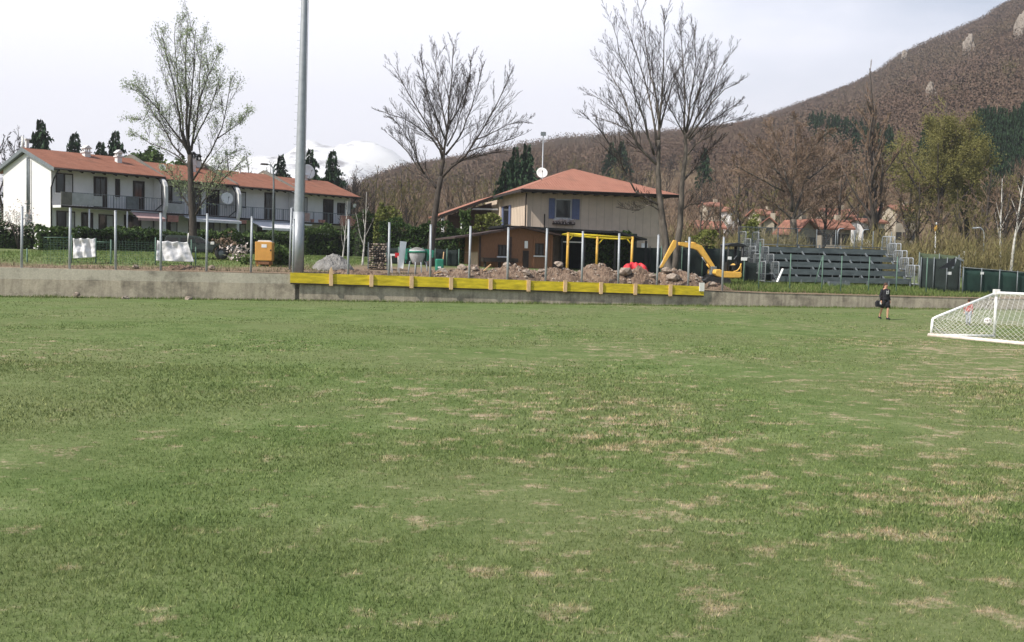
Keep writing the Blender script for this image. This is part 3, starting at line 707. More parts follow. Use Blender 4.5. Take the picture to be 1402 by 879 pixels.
# ---- prototype bare trees (copied around), built about 10 m tall at the origin
def proto(name, seed, H, trunkr, cfg, barkm, twigm, nl=7, crown0=.3, splay=(20,55), leaves=None, rmin=.014, lean=0, limb=.62, lead=.9):
    tg = TreeGen(seed, rmin); rg = tg.rg
    tp, tr = tg.line(Vector((0,0,-.2)), Vector((lean,0,1)).normalized(), H*lead, trunkr, trunkr*.12, .035, .03, 9); tr[0] *= 1.3
    tg.br.append((0,tp,tr)); tg.kids(tp[5:], tr[5:], 2, 0, cfg, .1)
    for k in range(nl):
        t = crown0 + (1-crown0)*.75*(k/nl); i = min(8,int(t*9)); p = tp[i].lerp(tp[i+1], t*9-i); r = tr[i]*.6
        az = k*2.4+rg.uniform(-.4,.4); dd = rotdir(Vector((0,0,1)), R(rg.uniform(*splay))*(1-.35*t), az)
        L = H*(1-t)*limb*rg.uniform(.85,1.2); lp, lr = tg.line(p, dd, L, r, r*.2, .07, .07, 6); tg.br.append((0,lp,lr)); tg.kids(lp, lr, 1, 0, cfg, .1)
    a, b = split_mesh(tg, 0)
    root = empty(name, (0,-400,0), 0)
    a.build('trunk', barkm, root); cr = b.build('crown', twigm, root)
    if leaves:
        m_, dens, size = leaves; C = [(t.x+rg.gauss(0,.2), t.y+rg.gauss(0,.2), t.z+rg.gauss(0,.2)) for t in tg.tips for _ in range(dens)]
        soup('leaves', rnd_tris(np.array(C), size), m_, 3, cr)
    print('proto', name, len(tg.br)); return root
cfgM = dict(DEF, n=[0,8,7,5], len=[0,.42,.42,.5], cap=[9,2.6,1.4,.8], ang=(25,60), up0=.18, up=.05)
cfgP = dict(DEF, n=[0,10,8,5], len=[0,.35,.45,.5], cap=[9,1.4,1.0,.6], ang=(15,35), up0=.6, up=.12)
PR = {}
PR['bare1'] = proto('bare_tree', 21, 10, .17, cfgM, M['bark'], M['twigbrown'], 8)
PR['bare2'] = proto('bare_tree', 22, 10, .15, cfgM, M['bark'], M['twigolive'], 8, .22, (25,60))
PR['bare3'] = proto('bare_tree', 23, 10, .14, cfgM, M['bark'], M['twigbrown'], 7, .35, (18,40), limb=.5)
PR['grey'] = proto('bare_tree', 24, 10, .13, cfgM, M['bark'], M['twig'], 8, .2, (25,50))
PR['poplar'] = proto('poplar_tree', 25, 16, .20, cfgP, M['bark'], M['twigbrown'], 20, .18, (18,34), limb=.34, rmin=.012)
PR['willow'] = proto('willow_tree', 26, 12, .24, dict(cfgM, n=[0,12,9,6], up=.0, up0=.1), M['bark'], M['willowtwig'], 13, .20, (22,60), leaves=(M['budgreen'],2,.075), limb=.62)
PR['birch'] = proto('birch_tree', 27, 10, .11, cfgM, M['birch'], M['twig'], 6, .35, (18,35), limb=.42)
PR['leafy'] = proto('leafy_tree', 28, 9, .16, cfgM, M['bark'], M['twigolive'], 8, .2, (25,55), leaves=(M['leaf'],7,.26), limb=.6)
PR['thin'] = proto('bare_sapling', 29, 6, .07, dict(cfgM, n=[0,6,5,3]), M['birch'], M['twig'], 5, .3, (15,35), limb=.5, rmin=.010)
def conifer_proto(seed, H, wd):
    rg = random.Random(seed); root = empty('conifer_tree', (0,-400,0)); g = MB(); g.tube([(0,0,-.2),(0,0,H*.5),(0,0,H)], [.16,.1,.02], 7); g.build('trunk', M['bark'], root)
    C = []; n = 0; z = H*.12; V = []
    while z < H*.99:
        rr = wd*(1-z/H)**1.0*rg.uniform(.40,1.25)+.06; k = max(5,int(9*rr+4))
        for i in range(k):
            a = rg.uniform(0,6.283); zj = rg.uniform(-.3,.3)*min(1,rr); L = rr*rg.uniform(.65,1.2); nn = max(4,int(L*22))
            for j in range(nn):
                t = (j+rg.random())/nn*L; dz = -t*.28 + .10*math.sin(t*3)
                x = math.cos(a)*t; y = math.sin(a)*t; dz += zj+rg.uniform(-.12,.12); s = .27*(1-.35*t/max(L,.1)); b_ = a+rg.choice((-1,1))*rg.uniform(.3,1.1)
                V += [(x,y,z+dz),(x+math.cos(b_)*s, y+math.sin(b_)*s, z+dz-.34*rg.random()),(x+math.cos(b_+.5)*s*.7, y+math.sin(b_+.5)*s*.7, z+dz+.30*rg.random()-.05)]
        z += H*.02
    soup('foliage', np.array(V), M['conifer'], 3, root); return root
PR['con1'] = conifer_proto(31, 10, 3.0); PR['con2'] = conifer_proto(32, 10, 2.3)
used = set()
def place(kind, px, ytop, Y, label, cat='tree', group=None, H=None, ws=1.):
    if kind in ('con1','con2') and group is None: ws *= 1.4
    """put a copy of a prototype with its foot on the terrain and its top at the photographed height"""
    base = {'bare1':10,'bare2':10,'bare3':10,'grey':10,'poplar':15.6,'willow':11.6,'birch':10,'leafy':9,'thin':6,'con1':10,'con2':10}[kind]
    p = P(px, ytop, Y); z0 = T(p.x, p.y); h = (p.z - z0) if H is None else H
    s = h/base*(1.02); rz = random.random()*6.28
    src = PR[kind]
    if kind not in used:
        used.add(kind); r_ = src; r_.location = (p.x,p.y,z0-.05); r_.rotation_euler = (0,0,rz); r_.scale = (s*ws,s*ws,s); r_['_k'] = 1; del r_['_k']
    else: r_ = dup(src, (p.x,p.y,z0-.05), rz, (s*ws,s*ws,s))
    tag(r_, label, cat, group); 
    if group is None and 'group' in r_: del r_['group']
    return r_
# left side, behind the houses
place('grey',6,136,100,'grey bare tree at the picture edge behind the white gable')
place('grey',34,160,108,'lower grey bare tree between the picture edge and the first dark conifer')
place('con1',56,166,106,'dark conifer just right of the ridge of the white gable','conifer')
place('con2',103,184,112,'small ragged conifer behind the small chimney of the first house','conifer')
place('con1',138,196,116,'low dark conifer behind the tall white chimney','conifer')
place('con1',158,181,118,'broad dark conifer next to the green leafy trees','conifer')
place('leafy',180,198,112,'bright green leafy tree right of the broad conifer',ws=1.2)
place('leafy',214,190,120,'green leafy tree in the gap between the first two house roofs',ws=1.3)
place('leafy',240,206,110,'low green leafy tree behind the trunk of the leafing tree',ws=1.2)
place('bare3',302,206,118,'thin brown bare tree behind the second roof')
place('poplar',322,192,128,'slim brownish poplar behind the third roof, farther left of a pair','poplar')
place('poplar',346,200,132,'slim brownish poplar behind the third roof, nearer the light mast','poplar')
place('bare2',366,206,126,'olive brown bare tree behind the third roof by the lamp')
place('con2',385,214,130,'small dark conifer left of the light mast','conifer')
place('con1',425,206,126,'dark conifer right of the light mast above the last roof','conifer',ws=.9)
place('con2',456,208,122,'slender pointed green conifer behind the dish on the last roof','conifer')
place('leafy',266,214,124,'leafy tree glimpsed behind the twin chimneys')
for k,(px,yt,Y,kd,ws,lb) in enumerate([
 (474,214,130,'grey',1,'grey bare tree above the end of the last roof'),(494,222,118,'grey',.9,'grey bare tree just past the corner of the last house'),
 (512,212,150,'bare2',1,'bare tree against the snow left of the distant ridge'),(530,236,120,'bare2',1.1,'low bushy bare tree behind the yellow green shrub'),
 (550,228,135,'bare1',1.1,'bushy brown bare tree left of the vase shaped tree'),(570,240,115,'bare2',1.2,'olive brown tree behind the fork of the vase shaped tree'),
 (588,230,150,'bare3',1,'upright brown tree behind the vase shaped tree trunk'),(615,226,140,'bare1',1.1,'round brown tree just right of the vase shaped tree fork'),
 (636,216,155,'bare2',1.1,'broad olive tree above the porch roof, leftmost of several'),(655,222,130,'bare1',1.2,'brown tree above the middle of the porch roof'),
 (674,212,150,'bare2',1.1,'brown tree left of the dark conifers behind the villa'),(692,216,140,'bare1',1,'narrow brown tree beside the dish of the villa'),
 (745,205,230,'bare1',1.2,'brown tree on the slope just behind the thin lamp mast'),(765,203,250,'bare3',1.2,'brown tree on the slope left above the roof peak'),
 (790,200,240,'bare2',1.2,'olive tree on the slope above the roof peak'),(815,203,235,'bare1',1.2,'brown tree on the slope right above the roof peak'),
 (848,206,220,'bare2',1.2,'tree on the slope behind the left twigs of the twin trunk tree'),(875,210,200,'bare1',1.2,'brown tree behind the left limbs of the twin trunk tree'),
 (960,225,190,'bare1',1.2,'brown tree just right of the twin trunk tree'),(985,208,210,'bare3',1.2,'upright brown tree between the twin trunk tree and the big pollard'),
 (1010,186,170,'bare1',1.1,'reddish brown tree above the excavator cab'),(1034,178,180,'bare3',1.2,'reddish tree left behind the big pollard'),
 (560,262,100,'grey',1,'small grey tree in front of the wood beside the vase shaped tree'),(520,258,104,'grey',1,'small grey tree beside the last house corner'),
 (640,250,108,'bare1',1.3,'low brown thicket tree close behind the porch'),(670,244,112,'bare2',1.3,'low olive thicket tree close behind the porch roof top')]):
    place(kd, px, yt, Y, lb, 'tree', 'bare trees of the wood behind the houses', ws=ws)
for k,(px,yt,Y,kd,ws,lb) in enumerate([(706,203,128,'con1',.8,'taller dark conifer behind the villa dish, left one of three'),(722,200,135,'con2',1,'dark conifer in the middle behind the villa dish'),(692,222,120,'con2',.9,'low dark conifer above the porch roof'),
 (838,196,250,'con1',1,'dark conifer on the slope left of the twin trunk tree'),(852,194,255,'con2',1.1,'dark conifer on the slope right beside another one'),(966,204,215,'con1',.8,'single dark conifer right of the twin trunk tree')]):
    place(kd, px, yt, Y, lb, 'conifer', ws=ws)
# right side
hero('bare_tree', 14, 108, [
 ([(1088,345),(1087,325),(1086,300)], 11, 9, 0),
 ([(1086,302),(1076,292),(1062,280),(1040,268)], 5, 1.4, -.2),
 ([(1086,300),(1090,286),(1096,270),(1101,250),(1108,232)], 6, 1.4, .1),
 ([(1084,290),(1085,268),(1078,250),(1066,236),(1052,226)], 6, 1.5, -.3),
 ([(1082,262),(1086,246),(1092,230),(1096,210)], 5, 1.4, .2),
 ([(1088,300),(1104,288),(1120,280),(1142,266)], 4.6, 1.3, .3),
 ([(1066,238),(1050,215),(1035,200),(1022,190)], 3, 1, .2),
 ([(1078,250),(1070,220),(1062,190),(1058,170)], 3.4, 1, .4),
 ([(1096,230),(1112,205),(1124,190),(1134,178)], 3.4, 1, -.3),
 ([(1092,235),(1090,205),(1088,180),(1090,160)], 3.4, 1, -.1),
 ([(1104,248),(1124,232),(1144,214),(1162,204)], 3.2, 1, .3),
 ([(1074,262),(1050,250),(1024,236),(1004,226)], 3, 1, -.4),
 ([(1110,262),(1134,250),(1156,240),(1172,236)], 3, 1, -.4)],
 'broad pollarded tree with a haze of red brown twigs behind the stand', 'tree', M['barkpale'], M['twigbrown'], dict(cfgM, n=[0,13,10,7], len=[0,.55,.5,.5], cap=[9,4.2,2.2,1.1], up0=.1), rmin=.02)
place('poplar',1220,60,104,'very tall slim poplar standing alone against the hill','poplar',ws=1.5)
place('willow',1292,122,116,'large yellow green willow right of the tall poplar','willow',ws=1.05)
place('willow',1330,170,122,'smaller yellow green willow tree on the right flank of the large one','willow',ws=1.1)
for k,(px,yt,Y,kd,ws,lb) in enumerate([
 (1150,206,120,'bare1',1.2,'reddish round tree between the pollard and the tall poplar'),(1180,198,130,'bare2',1.2,'olive brown tree left of the tall poplar'),
 (1245,205,118,'bare1',1.2,'brown tree just right of the tall poplar'),(1262,232,108,'bare2',1.3,'low olive tree in front of the willow'),
 (1352,214,112,'bare1',1.3,'red brown tree right of the willows'),(1378,228,104,'bare1',1.2,'red brown tree behind the white birches'),
 (1400,216,120,'bare3',1.4,'red brown tree at the picture edge behind the birches'),(1425,190,118,'bare1',1.3,'red brown tree reaching in from the picture edge'),
 (1320,244,102,'bare2',1.2,'low brown tree behind the torn green net'),(1130,240,110,'bare1',1.2,'low reddish tree above the middle of the stand'),
 (1016,236,118,'bare2',1.3,'low olive tree above the stand stairs'),(990,250,108,'bare1',1.3,'low orange brown tree above the excavator cab'),
 (958,262,104,'bare1',1.3,'low orange brown tree right of the twin trunks'),(1060,226,140,'bare2',1.3,'olive tree in the haze behind the pollard'),
 (1100,212,150,'bare1',1.3,'brown tree showing through the pollard crown'),(1205,232,112,'bare1',1.2,'low brown tree at the foot of the tall poplar'),
 (1290,256,98,'bare1',1.1,'low brown tree behind the yellow lamp'),(1345,262,96,'bare2',1.1,'low twiggy tree over the green net fence')]):
    place(kd, px, yt, Y, lb, 'tree', 'bare trees behind the stand', ws=ws)
place('birch',1378,225,88,'white barked birch, left and leaning one of two at the picture edge','birch')
place('birch',1394,190,86,'taller white barked birch right at the picture edge','birch')
def hillY(px, ytop, H):
    for Y in range(200, 800, 6):
        p = P(px, ytop, Y)
        if T(p.x, p.y)+H >= p.z: return Y
    return 800
# conifer stands on the hill
for k in range(24):
    px = 1334+k*3.4+random.uniform(-1.5,1.5); yt = 150+random.uniform(-6,8)-(k>16)*4
    place('con1' if k%2 else 'con2', px, yt, hillY(px, yt, random.uniform(17,22)), 'dark conifer in the dense row on the hill above the birches', 'conifer', 'conifers in the dense row above the birches', ws=.62)
for k in range(36):
    px = 1108+k*3.2+random.uniform(-2,2); yt = lerp(px,[(1112,152),(1150,158),(1205,172)])+random.uniform(-4,6)
    place('con1' if k%2 else 'con2', px, yt, hillY(px, yt, random.uniform(9,12.5)), 'small dark conifer in the band on the hill left of the tall poplar', 'conifer', 'conifers in the band left of the tall poplar', ws=.9)
for k,(px,yt) in enumerate([(1268,168),(1276,160),(1284,170)]):
    place('con1', px, yt, hillY(px, yt, 15), 'dark conifer half hidden behind the large willow', 'conifer', 'conifers behind the large willow', ws=1.1)
for k in range(64):
    px = random.uniform(455,1010); Y = random.uniform(150,330)*(1 if px > 600 else .8); p = P(px,300,Y); z = T(p.x,p.y)+random.uniform(9.5,13.5); d = Vector((p.x,p.y,z))-CAM
    b_ = d.dot(uv)/d.dot(fv); yt = CY-b_*F
    place(random.choice(['bare1','bare2','bare3','grey','bare3']), px, yt, Y, 'bare brown tree among the many on the wooded slope behind the villa', 'tree', 'bare trees on the wooded slope', ws=random.uniform(.9,1.25))
for k in range(46):
    px = random.uniform(1000,1440); Y = random.uniform(150,330); p = P(px,300,Y); z = T(p.x,p.y)+random.uniform(8,12); d = Vector((p.x,p.y,z))-CAM
    b_ = d.dot(uv)/d.dot(fv); yt = CY-b_*F
    place(random.choice(['bare1','bare2','bare3','bare1']), px, yt, Y, 'bare reddish tree among the many at the foot of the hill behind the stand', 'tree', 'bare trees at the foot of the hill', ws=random.uniform(1.0,1.4))
# ---- woodland between houses and hill that reads as one mass (shrubs, undergrowth)
def thicket(name, label, spots, K, mat_, vert=True, size=.34):
    V = []
    for (X,Y,h,w_) in spots:
        z = T(X,Y)
        a = np.random.normal(size=(K,3)); a /= np.linalg.norm(a,axis=1,keepdims=True); a *= np.random.rand(K,1)**.4
        C = np.stack([X+a[:,0]*w_, Y+a[:,1]*w_, z+h*.5+a[:,2]*h*.52],1)
        if vert:
            up = np.stack([np.random.normal(0,.4,K),np.random.normal(0,.4,K),np.ones(K)],1); sd_ = np.random.normal(size=(K,3)); sd_ -= up*(sd_*up).sum(1,keepdims=True)/(up*up).sum(1,keepdims=True); sd_ /= np.linalg.norm(sd_,axis=1,keepdims=True)
            L = size*np.random.uniform(1.5,3.8,(K,1)); ww = size*np.random.uniform(.05,.13,(K,1)); t = np.empty((K,3,3)); t[:,0] = C-sd_*ww; t[:,1] = C+sd_*ww; t[:,2] = C+up*L; V.append(t.reshape(-1,3))
        else: V.append(rnd_tris(C, size))
    return tag(soup(name, np.concatenate(V), M[mat_], 3), label, name.replace('_',' '), kind='stuff')
def spots(n, px0, px1, Y0, Y1, h0, h1, w_=2.):
    o = []
    for _ in range(n):
        Y = random.uniform(Y0,Y1); X = (random.uniform(px0,px1)-CX)/F*Y; h = random.uniform(h0,h1); o.append((X,Y,h,w_*random.uniform(.7,1.3)))
    return o
thicket('undergrowth','brown leafless undergrowth and thicket behind the villa and below the hill', spots(150,460,1010,112,235,4,7.5,2.8), 360, 'twigbrown', size=.40)
thicket('undergrowth','reddish leafless scrub covering the ground behind the stand', spots(120,925,1440,170,260,4.0,8.0,3.0), 380, 'twigbrown', size=.40)
thicket('scrub','low olive and straw coloured scrub around the village houses', spots(60,925,1095,84,125,2.0,4.2,1.6)+spots(75,1165,1440,84,125,2.0,4.4,1.6), 420, 'twigolive', size=.28)
thicket('scrub','dark scrub behind the terraced houses', spots(60,-60,470,112,150,3,6,2.2), 300, 'leafdark', False, .4)
# ============================================================ TERRACED HOUSES
X1 = Fr(-36.1, 80, 0, math.atan2(.78,.63))
ROW = Fr(-36.1, 80, 1.9, math.atan2(.78,.63))
def dish(parent, name, p, r, face, mat_=None):
    """shallow dish at local point p looking along face"""
    q = Vector(face).to_track_quat('Z','Y').to_matrix().to_4x4(); Mx = Matrix.Translation(p) @ q
    g = MB(); g.lathe([(0,0),(r*.4,.03*r),(r*.75,.10*r),(r,.2*r),(r*1.01,.19*r),(r*.75,.07*r),(.02,-.04)], 24, Mx); o = g.build(name, mat_ or M['white'], parent)
    g = MB(); g.tube([Mx @ Vector((0,-r*.9,.15*r)), Mx @ Vector((0,-r*.1,r*.9))], .018, 5); g.tube([Mx @ Vector((0,-r*.1,r*.85)), Mx @ Vector((0,0,r*1.05))], .045, 8); g.build('feed_arm', M['steeldull'], o)
    g = MB(); g.tube([Mx @ Vector((0,0,-.02)), Mx @ Vector((0,0,-.25)), Mx @ Vector((0,0,-.25))+Vector((0,0,-.8))], .03, 6); g.build('bracket', M['steeldull'], o); return o
def window(parent, x0,x1,z0,z1,y=0., style='shut', frame=None, pane=None):
    fr = frame or M['darkwood']; g = MB(); t = .09
    g.box(x0,x1,y-.06,y+.05,z0,z0+t); g.box(x0,x1,y-.06,y+.05,z1-t,z1); g.box(x0,x0+t,y-.06,y+.05,z0+t,z1-t); g.box(x1-t,x1,y-.06,y+.05,z0+t,z1-t)
    xm = (x0+x1)/2
    if frame is None: g.box(xm-t/2,xm+t/2,y-.055,y+.045,z0+t,z1-t)
    o = g.build('window', fr, parent)
    g = MB(); g.box(x0+t,x1-t,y-.018,y-.008,z0+t,z1-t); g.build('pane', pane or M['glass'], o)
    if style == 'shut':    # a paler closed shutter leaf over the right half
        g = MB(); g.box(xm+t*.6,x1-t*1.1,y-.075,y-.03,z0+t*1.1,z1-t*1.1); g.build('shutter', M['curtain'], o)
    elif style == 'open':
        for a,b in ((x0-.55*(x1-x0)*.9,x0-.02),(x1+.02,x1+.55*(x1-x0)*.9)): g = MB(); g.box(a,b,y-.10,y-.05,z0,z1); g.build('shutter', fr, o)
    g = MB(); g.box(x0-.08,x1+.08,y-.13,y+.0,z0-.09,z0-.002); g.build('sill', M['plaster'] , o)
    return o
def door(parent, x0,x1,z0,z1,y=0.):
    g = MB(); g.box(x0,x1,y-.03,y+.03,z0,z1); g.box(x0-.07,x0,y-.06,y+.03,z0,z1+.07); g.box(x1,x1+.07,y-.06,y+.03,z0,z1+.07); g.box(x0,x1,y-.06,y+.03,z1,z1+.07); o = g.build('door', M['darkwood'], parent)
    g = MB(); xm = (x0+x1)/2; g.box(x0+.12,xm-.04,y-.042,y-.031,z0+.9,z1-.12); g.box(xm+.04,x1-.12,y-.042,y-.031,z0+.9,z1-.12); g.build('pane', M['glass'], o)
    g = MB(); g.tube([(xm+.05,y-.08,z0+1),(xm+.17,y-.08,z0+1)], .015, 6); g.build('handle', M['steel'], o); return o
def roofslab(parent, name, x0,x1,ye,ze,yr,zr,th=.14,m_='tile'):
    """a sloped slab from the eave (ye,ze) to the ridge (yr,zr), object x along the eave and y up the slope"""
    L = math.hypot(yr-ye, zr-ze); g = MB(); g.box(0, x1-x0, 0, L, -th, 0); o = g.build(name, M[m_], parent); o.location = (x0,ye,ze)
    if yr > ye: o.rotation_euler = (math.atan2(zr-ze, yr-ye),0,0)
    else:
        g.v = [(x, -y, z) for x,y,z in g.v]; 
        for v_,w_ in zip(o.data.vertices, g.v): v_.co = w_
        o.rotation_euler = (-math.atan2(zr-ze, ye-yr),0,0)
    fixn(o); return o
def house_unit(i, s0, L, back, label, feats, dishes, chim, zshift=0, last=False):
    o_ = ROW.w(s0, back, 0); fr = Fr(o_.x, o_.y, 1.9+zshift, ROW.a)
    e = empty('terraced_house', o_+Vector((0,0,zshift)), ROW.a, label, 'house', 'terraced houses in the stepped row')
    D, ZE, ZR = 8.0, 6.95, 8.3
    g = MB(); g.prism([(0,-.6),(D,-.6),(D,ZE),(D/2,ZR-.12),(0,ZE)],'x',0,L); g.build('wall', M['plaster'], e)
    sl = (ZR-ZE)/(D/2); of = 1.15; xs0, xs1 = (-.32 if i == 0 else .0), L+(.35 if last else .10)
    rf = roofslab(e,'roof', xs0, xs1, -of, ZE-of*sl+.22, D/2+.02, ZR+.24); roofslab(e,'rear_roof', xs0, xs1, D+of, ZE-of*sl+.22, D/2-.02, ZR+.235)
    g = MB()
    for k in range(int(L/.95)+1):
        x = .1+k*.95
        if x < L: g.beam((x,-of+.1,ZE-(of-.1)*sl-.02),(x,.15,ZE+.15*sl-.02),.14,.16)
    g.build('rafters', M['darkwood'], e)
    g = MB(); g.tube([(xs0,-of-.07,ZE-of*sl+.10),(xs1,-of-.07,ZE-of*sl+.10)], .07, 8); g.build('gutter', M['darkwood'], e)
    for side in ((-1,) if i == 0 else ()):   # barge boards on the free gable
        g = MB(); g.prism([(-of,ZE-of*sl-.10),(-of,ZE-of*sl+.19),(D/2,ZR+.21),(D+of,ZE-of*sl+.19),(D+of,ZE-of*sl-.10),(D/2,ZR-.10)],'x',-.37,-.325); g.build('barge_board', M['steeldull'], e)
        g = MB(); g.prism([(-of,ZE-of*sl-.02),(-of,ZE-of*sl+.05),(D/2,ZR+.07),(D+of,ZE-of*sl+.05),(D+of,ZE-of*sl-.02),(D/2,ZR-.02)],'x',-.32,-.01); g.build('soffit', M['steeldull'], e)
    if i > 0:
        # the higher neighbour's verge: pale edge where the roof steps
        g = MB(); g.prism([(-of+.1,ZE-of*sl+.0),(-of+.1,ZE-of*sl+.42),(D/2,ZR+.72),(D+of,ZE-of*sl+.42),(D+of,ZE-of*sl),(D/2,ZR+.05)],'x',-.02,.42); g.build('roof_parapet', M['parapet'], e)
        g = MB(); g.prism([(-of-.05,ZE-of*sl+.05),(-of-.05,ZE-of*sl+.28),(D/2,ZR+.40),(D/2,ZR+.05)],'x',-.20,-.03); g.build('verge', M['stake2'], e)
    # party wall fin at the right end, rounded top
    if not last:
        arc = [(-.05,ZE-.02)]+[(-.05-1.75*math.sin(t), ZE-1.2-.0+1.15*math.cos(t)) for t in (.35,.7,1.05,1.4)]+[(-1.8,ZE-1.7),(-1.8,4.3),(-1.5,3.6),(-1.5,-.6),(-.05,-.6)]
        g = MB(); g.prism(arc,'x',L-.30,L-.02); g.build('party_wall', M['plaster'], e)
        g = MB(); g.tube([(L-.45,-1.0,ZE-.35),(L-.45,-1.5,ZE-.9),(L-.45,-1.55,4.4),(L-.45,-.3,3.8),(L-.45,-.3,.0)], .055, 8); g.build('downpipe', M['dark'], e)
    else:
        g = MB(); g.tube([(L-.1,-1.1,ZE-.35),(L-.1,-.2,ZE-.9),(L-.1,-.12,.0)], .055, 8); g.build('downpipe', M['dark'], e)
    if i == 0:
        g = MB(); g.tube([(.0,-1.15,ZE-.35),(-.06,-.55,ZE-1.0),(-.06,-.12,ZE-1.7),(-.06,-.12,0)], .06, 8); g.build('downpipe', M['dark'], e)
    # balcony
    bx0, bx1 = (0.02, L-.32); bz = 3.9
    g = MB(); g.box(bx0,bx1,-1.45,-.005,bz-.2,bz); bal = g.build('balcony', M['plaster'] if i != 2 else M['plaster'], e, .01)
    g = MB(); g.box(bx0,bx1,-1.452,-1.405,bz+.98,bz+1.03)
    nb = int((bx1-bx0)/.24)
    for k in range(nb+1): x = bx0+.02+k*(bx1-bx0-.04)/nb; g.box(x-.011,x+.011,-1.44,-1.42,bz+.002,bz+.98)
    for k in range(5): x = bx0+.04+k*(bx1-bx0-.08)/4; g.box(x-.03,x+.03,-1.455,-1.395,bz+.001,bz+.98)
    g.build('railing', M['steeldull'], bal)
    g = MB(); g.box(bx0+.02,bx1-.02,-1.47,-1.456,bz-.18,bz-.01); g.build('edge_board', M['darkwood'], bal)
    for f in feats(fr, e, bal, bz): pass
    for (nm,p,r_,fc) in dishes: dish(e, nm, p, r_, fc)
    for (x,y,w_,h_,cap) in chim:
        g = MB(); zb = ZE+min(y,D-y)*sl; g.box(x-w_/2,x+w_/2,y-w_/2,y+w_/2,zb-.2,zb+h_); c = g.build('chimney', M['plaster'], rf if 0 else e)
        g = MB(); g.box(x-w_/2-.09,x+w_/2+.09,y-w_/2-.09,y+w_/2+.09,zb+h_+.002,zb+h_+.09); 
        if cap:
            for a,b in ((-1,-1),(1,-1),(1,1),(-1,1)): g.box(x+a*w_*.38-.05,x+a*w_*.38+.05,y+b*w_*.38-.05,y+b*w_*.38+.05,zb+h_+.092,zb+h_+.34)
            g.prism([(x-w_*.75,zb+h_+.345),(x+w_*.75,zb+h_+.345),(x,zb+h_+.62)],'y',y-w_*.7,y+w_*.7)
        g.build('chimney_cap', M['plaster'] if cap != 2 else M['dark'], c)
    return e, fr
def panel(bal, x0,x1,bz,mat_='curtain',h=.9):
    g = MB(); g.box(x0,x1,-1.50,-1.462,bz+.06,bz+.06+h); g.build('railing_panel', M[mat_], bal)
def awning(e, x0, x1, z, m_='cloth', drop=.55, out=1.6, y0=-1.45):
    g = MB(); n = 10
    for k in range(n):
        a = x0+(x1-x0)*k/n; b = x0+(x1-x0)*(k+1)/n; g.add([(a,y0,z),(b,y0,z),(b,y0-out,z-drop),(a,y0-out,z-drop),(b,y0-out,z-drop-.22),(a,y0-out,z-drop-.22)],[(0,1,2,3),(3,2,4,5)])
    o = g.build('awning', M[m_], e); so_ = o.modifiers.new('thick','SOLIDIFY'); so_.thickness = .012
    g = MB(); g.tube([(x0,y0-.03,z+.06),(x1,y0-.03,z+.06)], .07, 8); g.build('awning_roll', M['steelpale'], o)
    for x in (x0+.1,x1-.1): g = MB(); g.tube([(x,y0,z-.3),(x,y0-out*.95,z-drop-.02)], .025, 6); g.build('awning_arm', M['steelpale'], o)
def f1(fr,e,bal,bz):
    window(e, .35,1.75,bz+1.0,bz+2.55); door(e, 3.55,4.55,bz+.02,bz+2.45)
    window(e, 5.35,5.75,bz+.95,bz+2.45,style='plain'); door(e, 7.0,7.9,bz+.02,bz+2.35)
    panel(bal, .9,2.6,bz); panel(bal, 2.64,3.4,bz,h=.8)
    g = MB(); g.box(.03,.9,-1.50,-1.462,bz+.02,bz+1.02); g.build('railing_panel', M['parapet'], bal)
    window(e, .4,1.9,1.9,3.5); door(e, 2.5,3.35,.4,3.4); window(e, 3.9,5.2,1.9,3.4); door(e, 6.2,7.6,.4,3.4)
    g = MB(); g.box(5.7,6.6,-1.35,-1.0,bz+.01,bz+1.0); g.build('balcony_cabinet', M['steeldull'], bal)
    awning(e, 5.9, 8.4, bz-.25, 'pinkcloth', .45, 1.1)
    # posts under the balcony front
    g = MB(); g.tube([(2.35,-1.40,-.5),(2.35,-1.40,bz-.21)], .07, 8); g.tube([(5.6,-1.40,-.5),(5.6,-1.40,bz-.21)], .07, 8); g.build('balcony_post', M['plaster'], bal)
    return []
M['parapet'] = mat('mossy_grey_flashing', (.16,.15,.125), .8, .3, 3); M['stake2'] = mat('pale_verge_tiles', (.50,.36,.27), .8, .2, 3)
M['pinkcloth'] = mat('faded_pink_cloth', (.45,.30,.28), .9, .15, 4)
M['pinkpanel'] = mat('salmon_cloth', (.42,.20,.16), .9, .15, 4)
def f2(fr,e,bal,bz):
    window(e, .7,2.6,bz+.9,bz+2.4); door(e, 3.4,4.5,bz+.02,bz+2.3); door(e, 5.2,6.4,bz+.02,bz+2.3)
    panel(bal, .2,1.9,bz,h=.75); window(e, .8,2.2,1.9,3.4); door(e, 3.4,4.4,.4,3.4); window(e, 5.2,6.6,1.9,3.4)
    g = MB(); g.box(.25,1.3,-1.62,-1.5,bz-.75,bz-.2); g.build('balcony_cloth', M['pinkpanel'], bal)
    awning(e, 1.9, 7.2, bz-.25, 'cloth', .18, .9); return []
def f3(fr,e,bal,bz):
    window(e, .6,2.0,bz+.95,bz+2.45); door(e, 4.2,5.3,bz+.02,bz+2.5)
    window(e, .7,2.0,1.9,3.4); door(e, 3.4,4.4,.4,3.4)
    g = MB(); g.box(.1,.95,-1.60,-1.48,bz-.55,bz-.22); g.build('balcony_cloth', M['pinkpanel'], bal)
    awning(e, 1.4, 6.9, bz-.25, 'cloth', .6, 1.9)
    g = MB(); g.beam((.6,-1.2,bz+1.05),(1.9,-1.25,bz+1.0),.05,.03); 
    for x in (.7,1.15,1.75): g.beam((x,-1.2,bz+.02),(x+.05,-1.2,bz+1.05),.04,.04)
    g.build('drying_rack', M['steelpale'], bal); return []
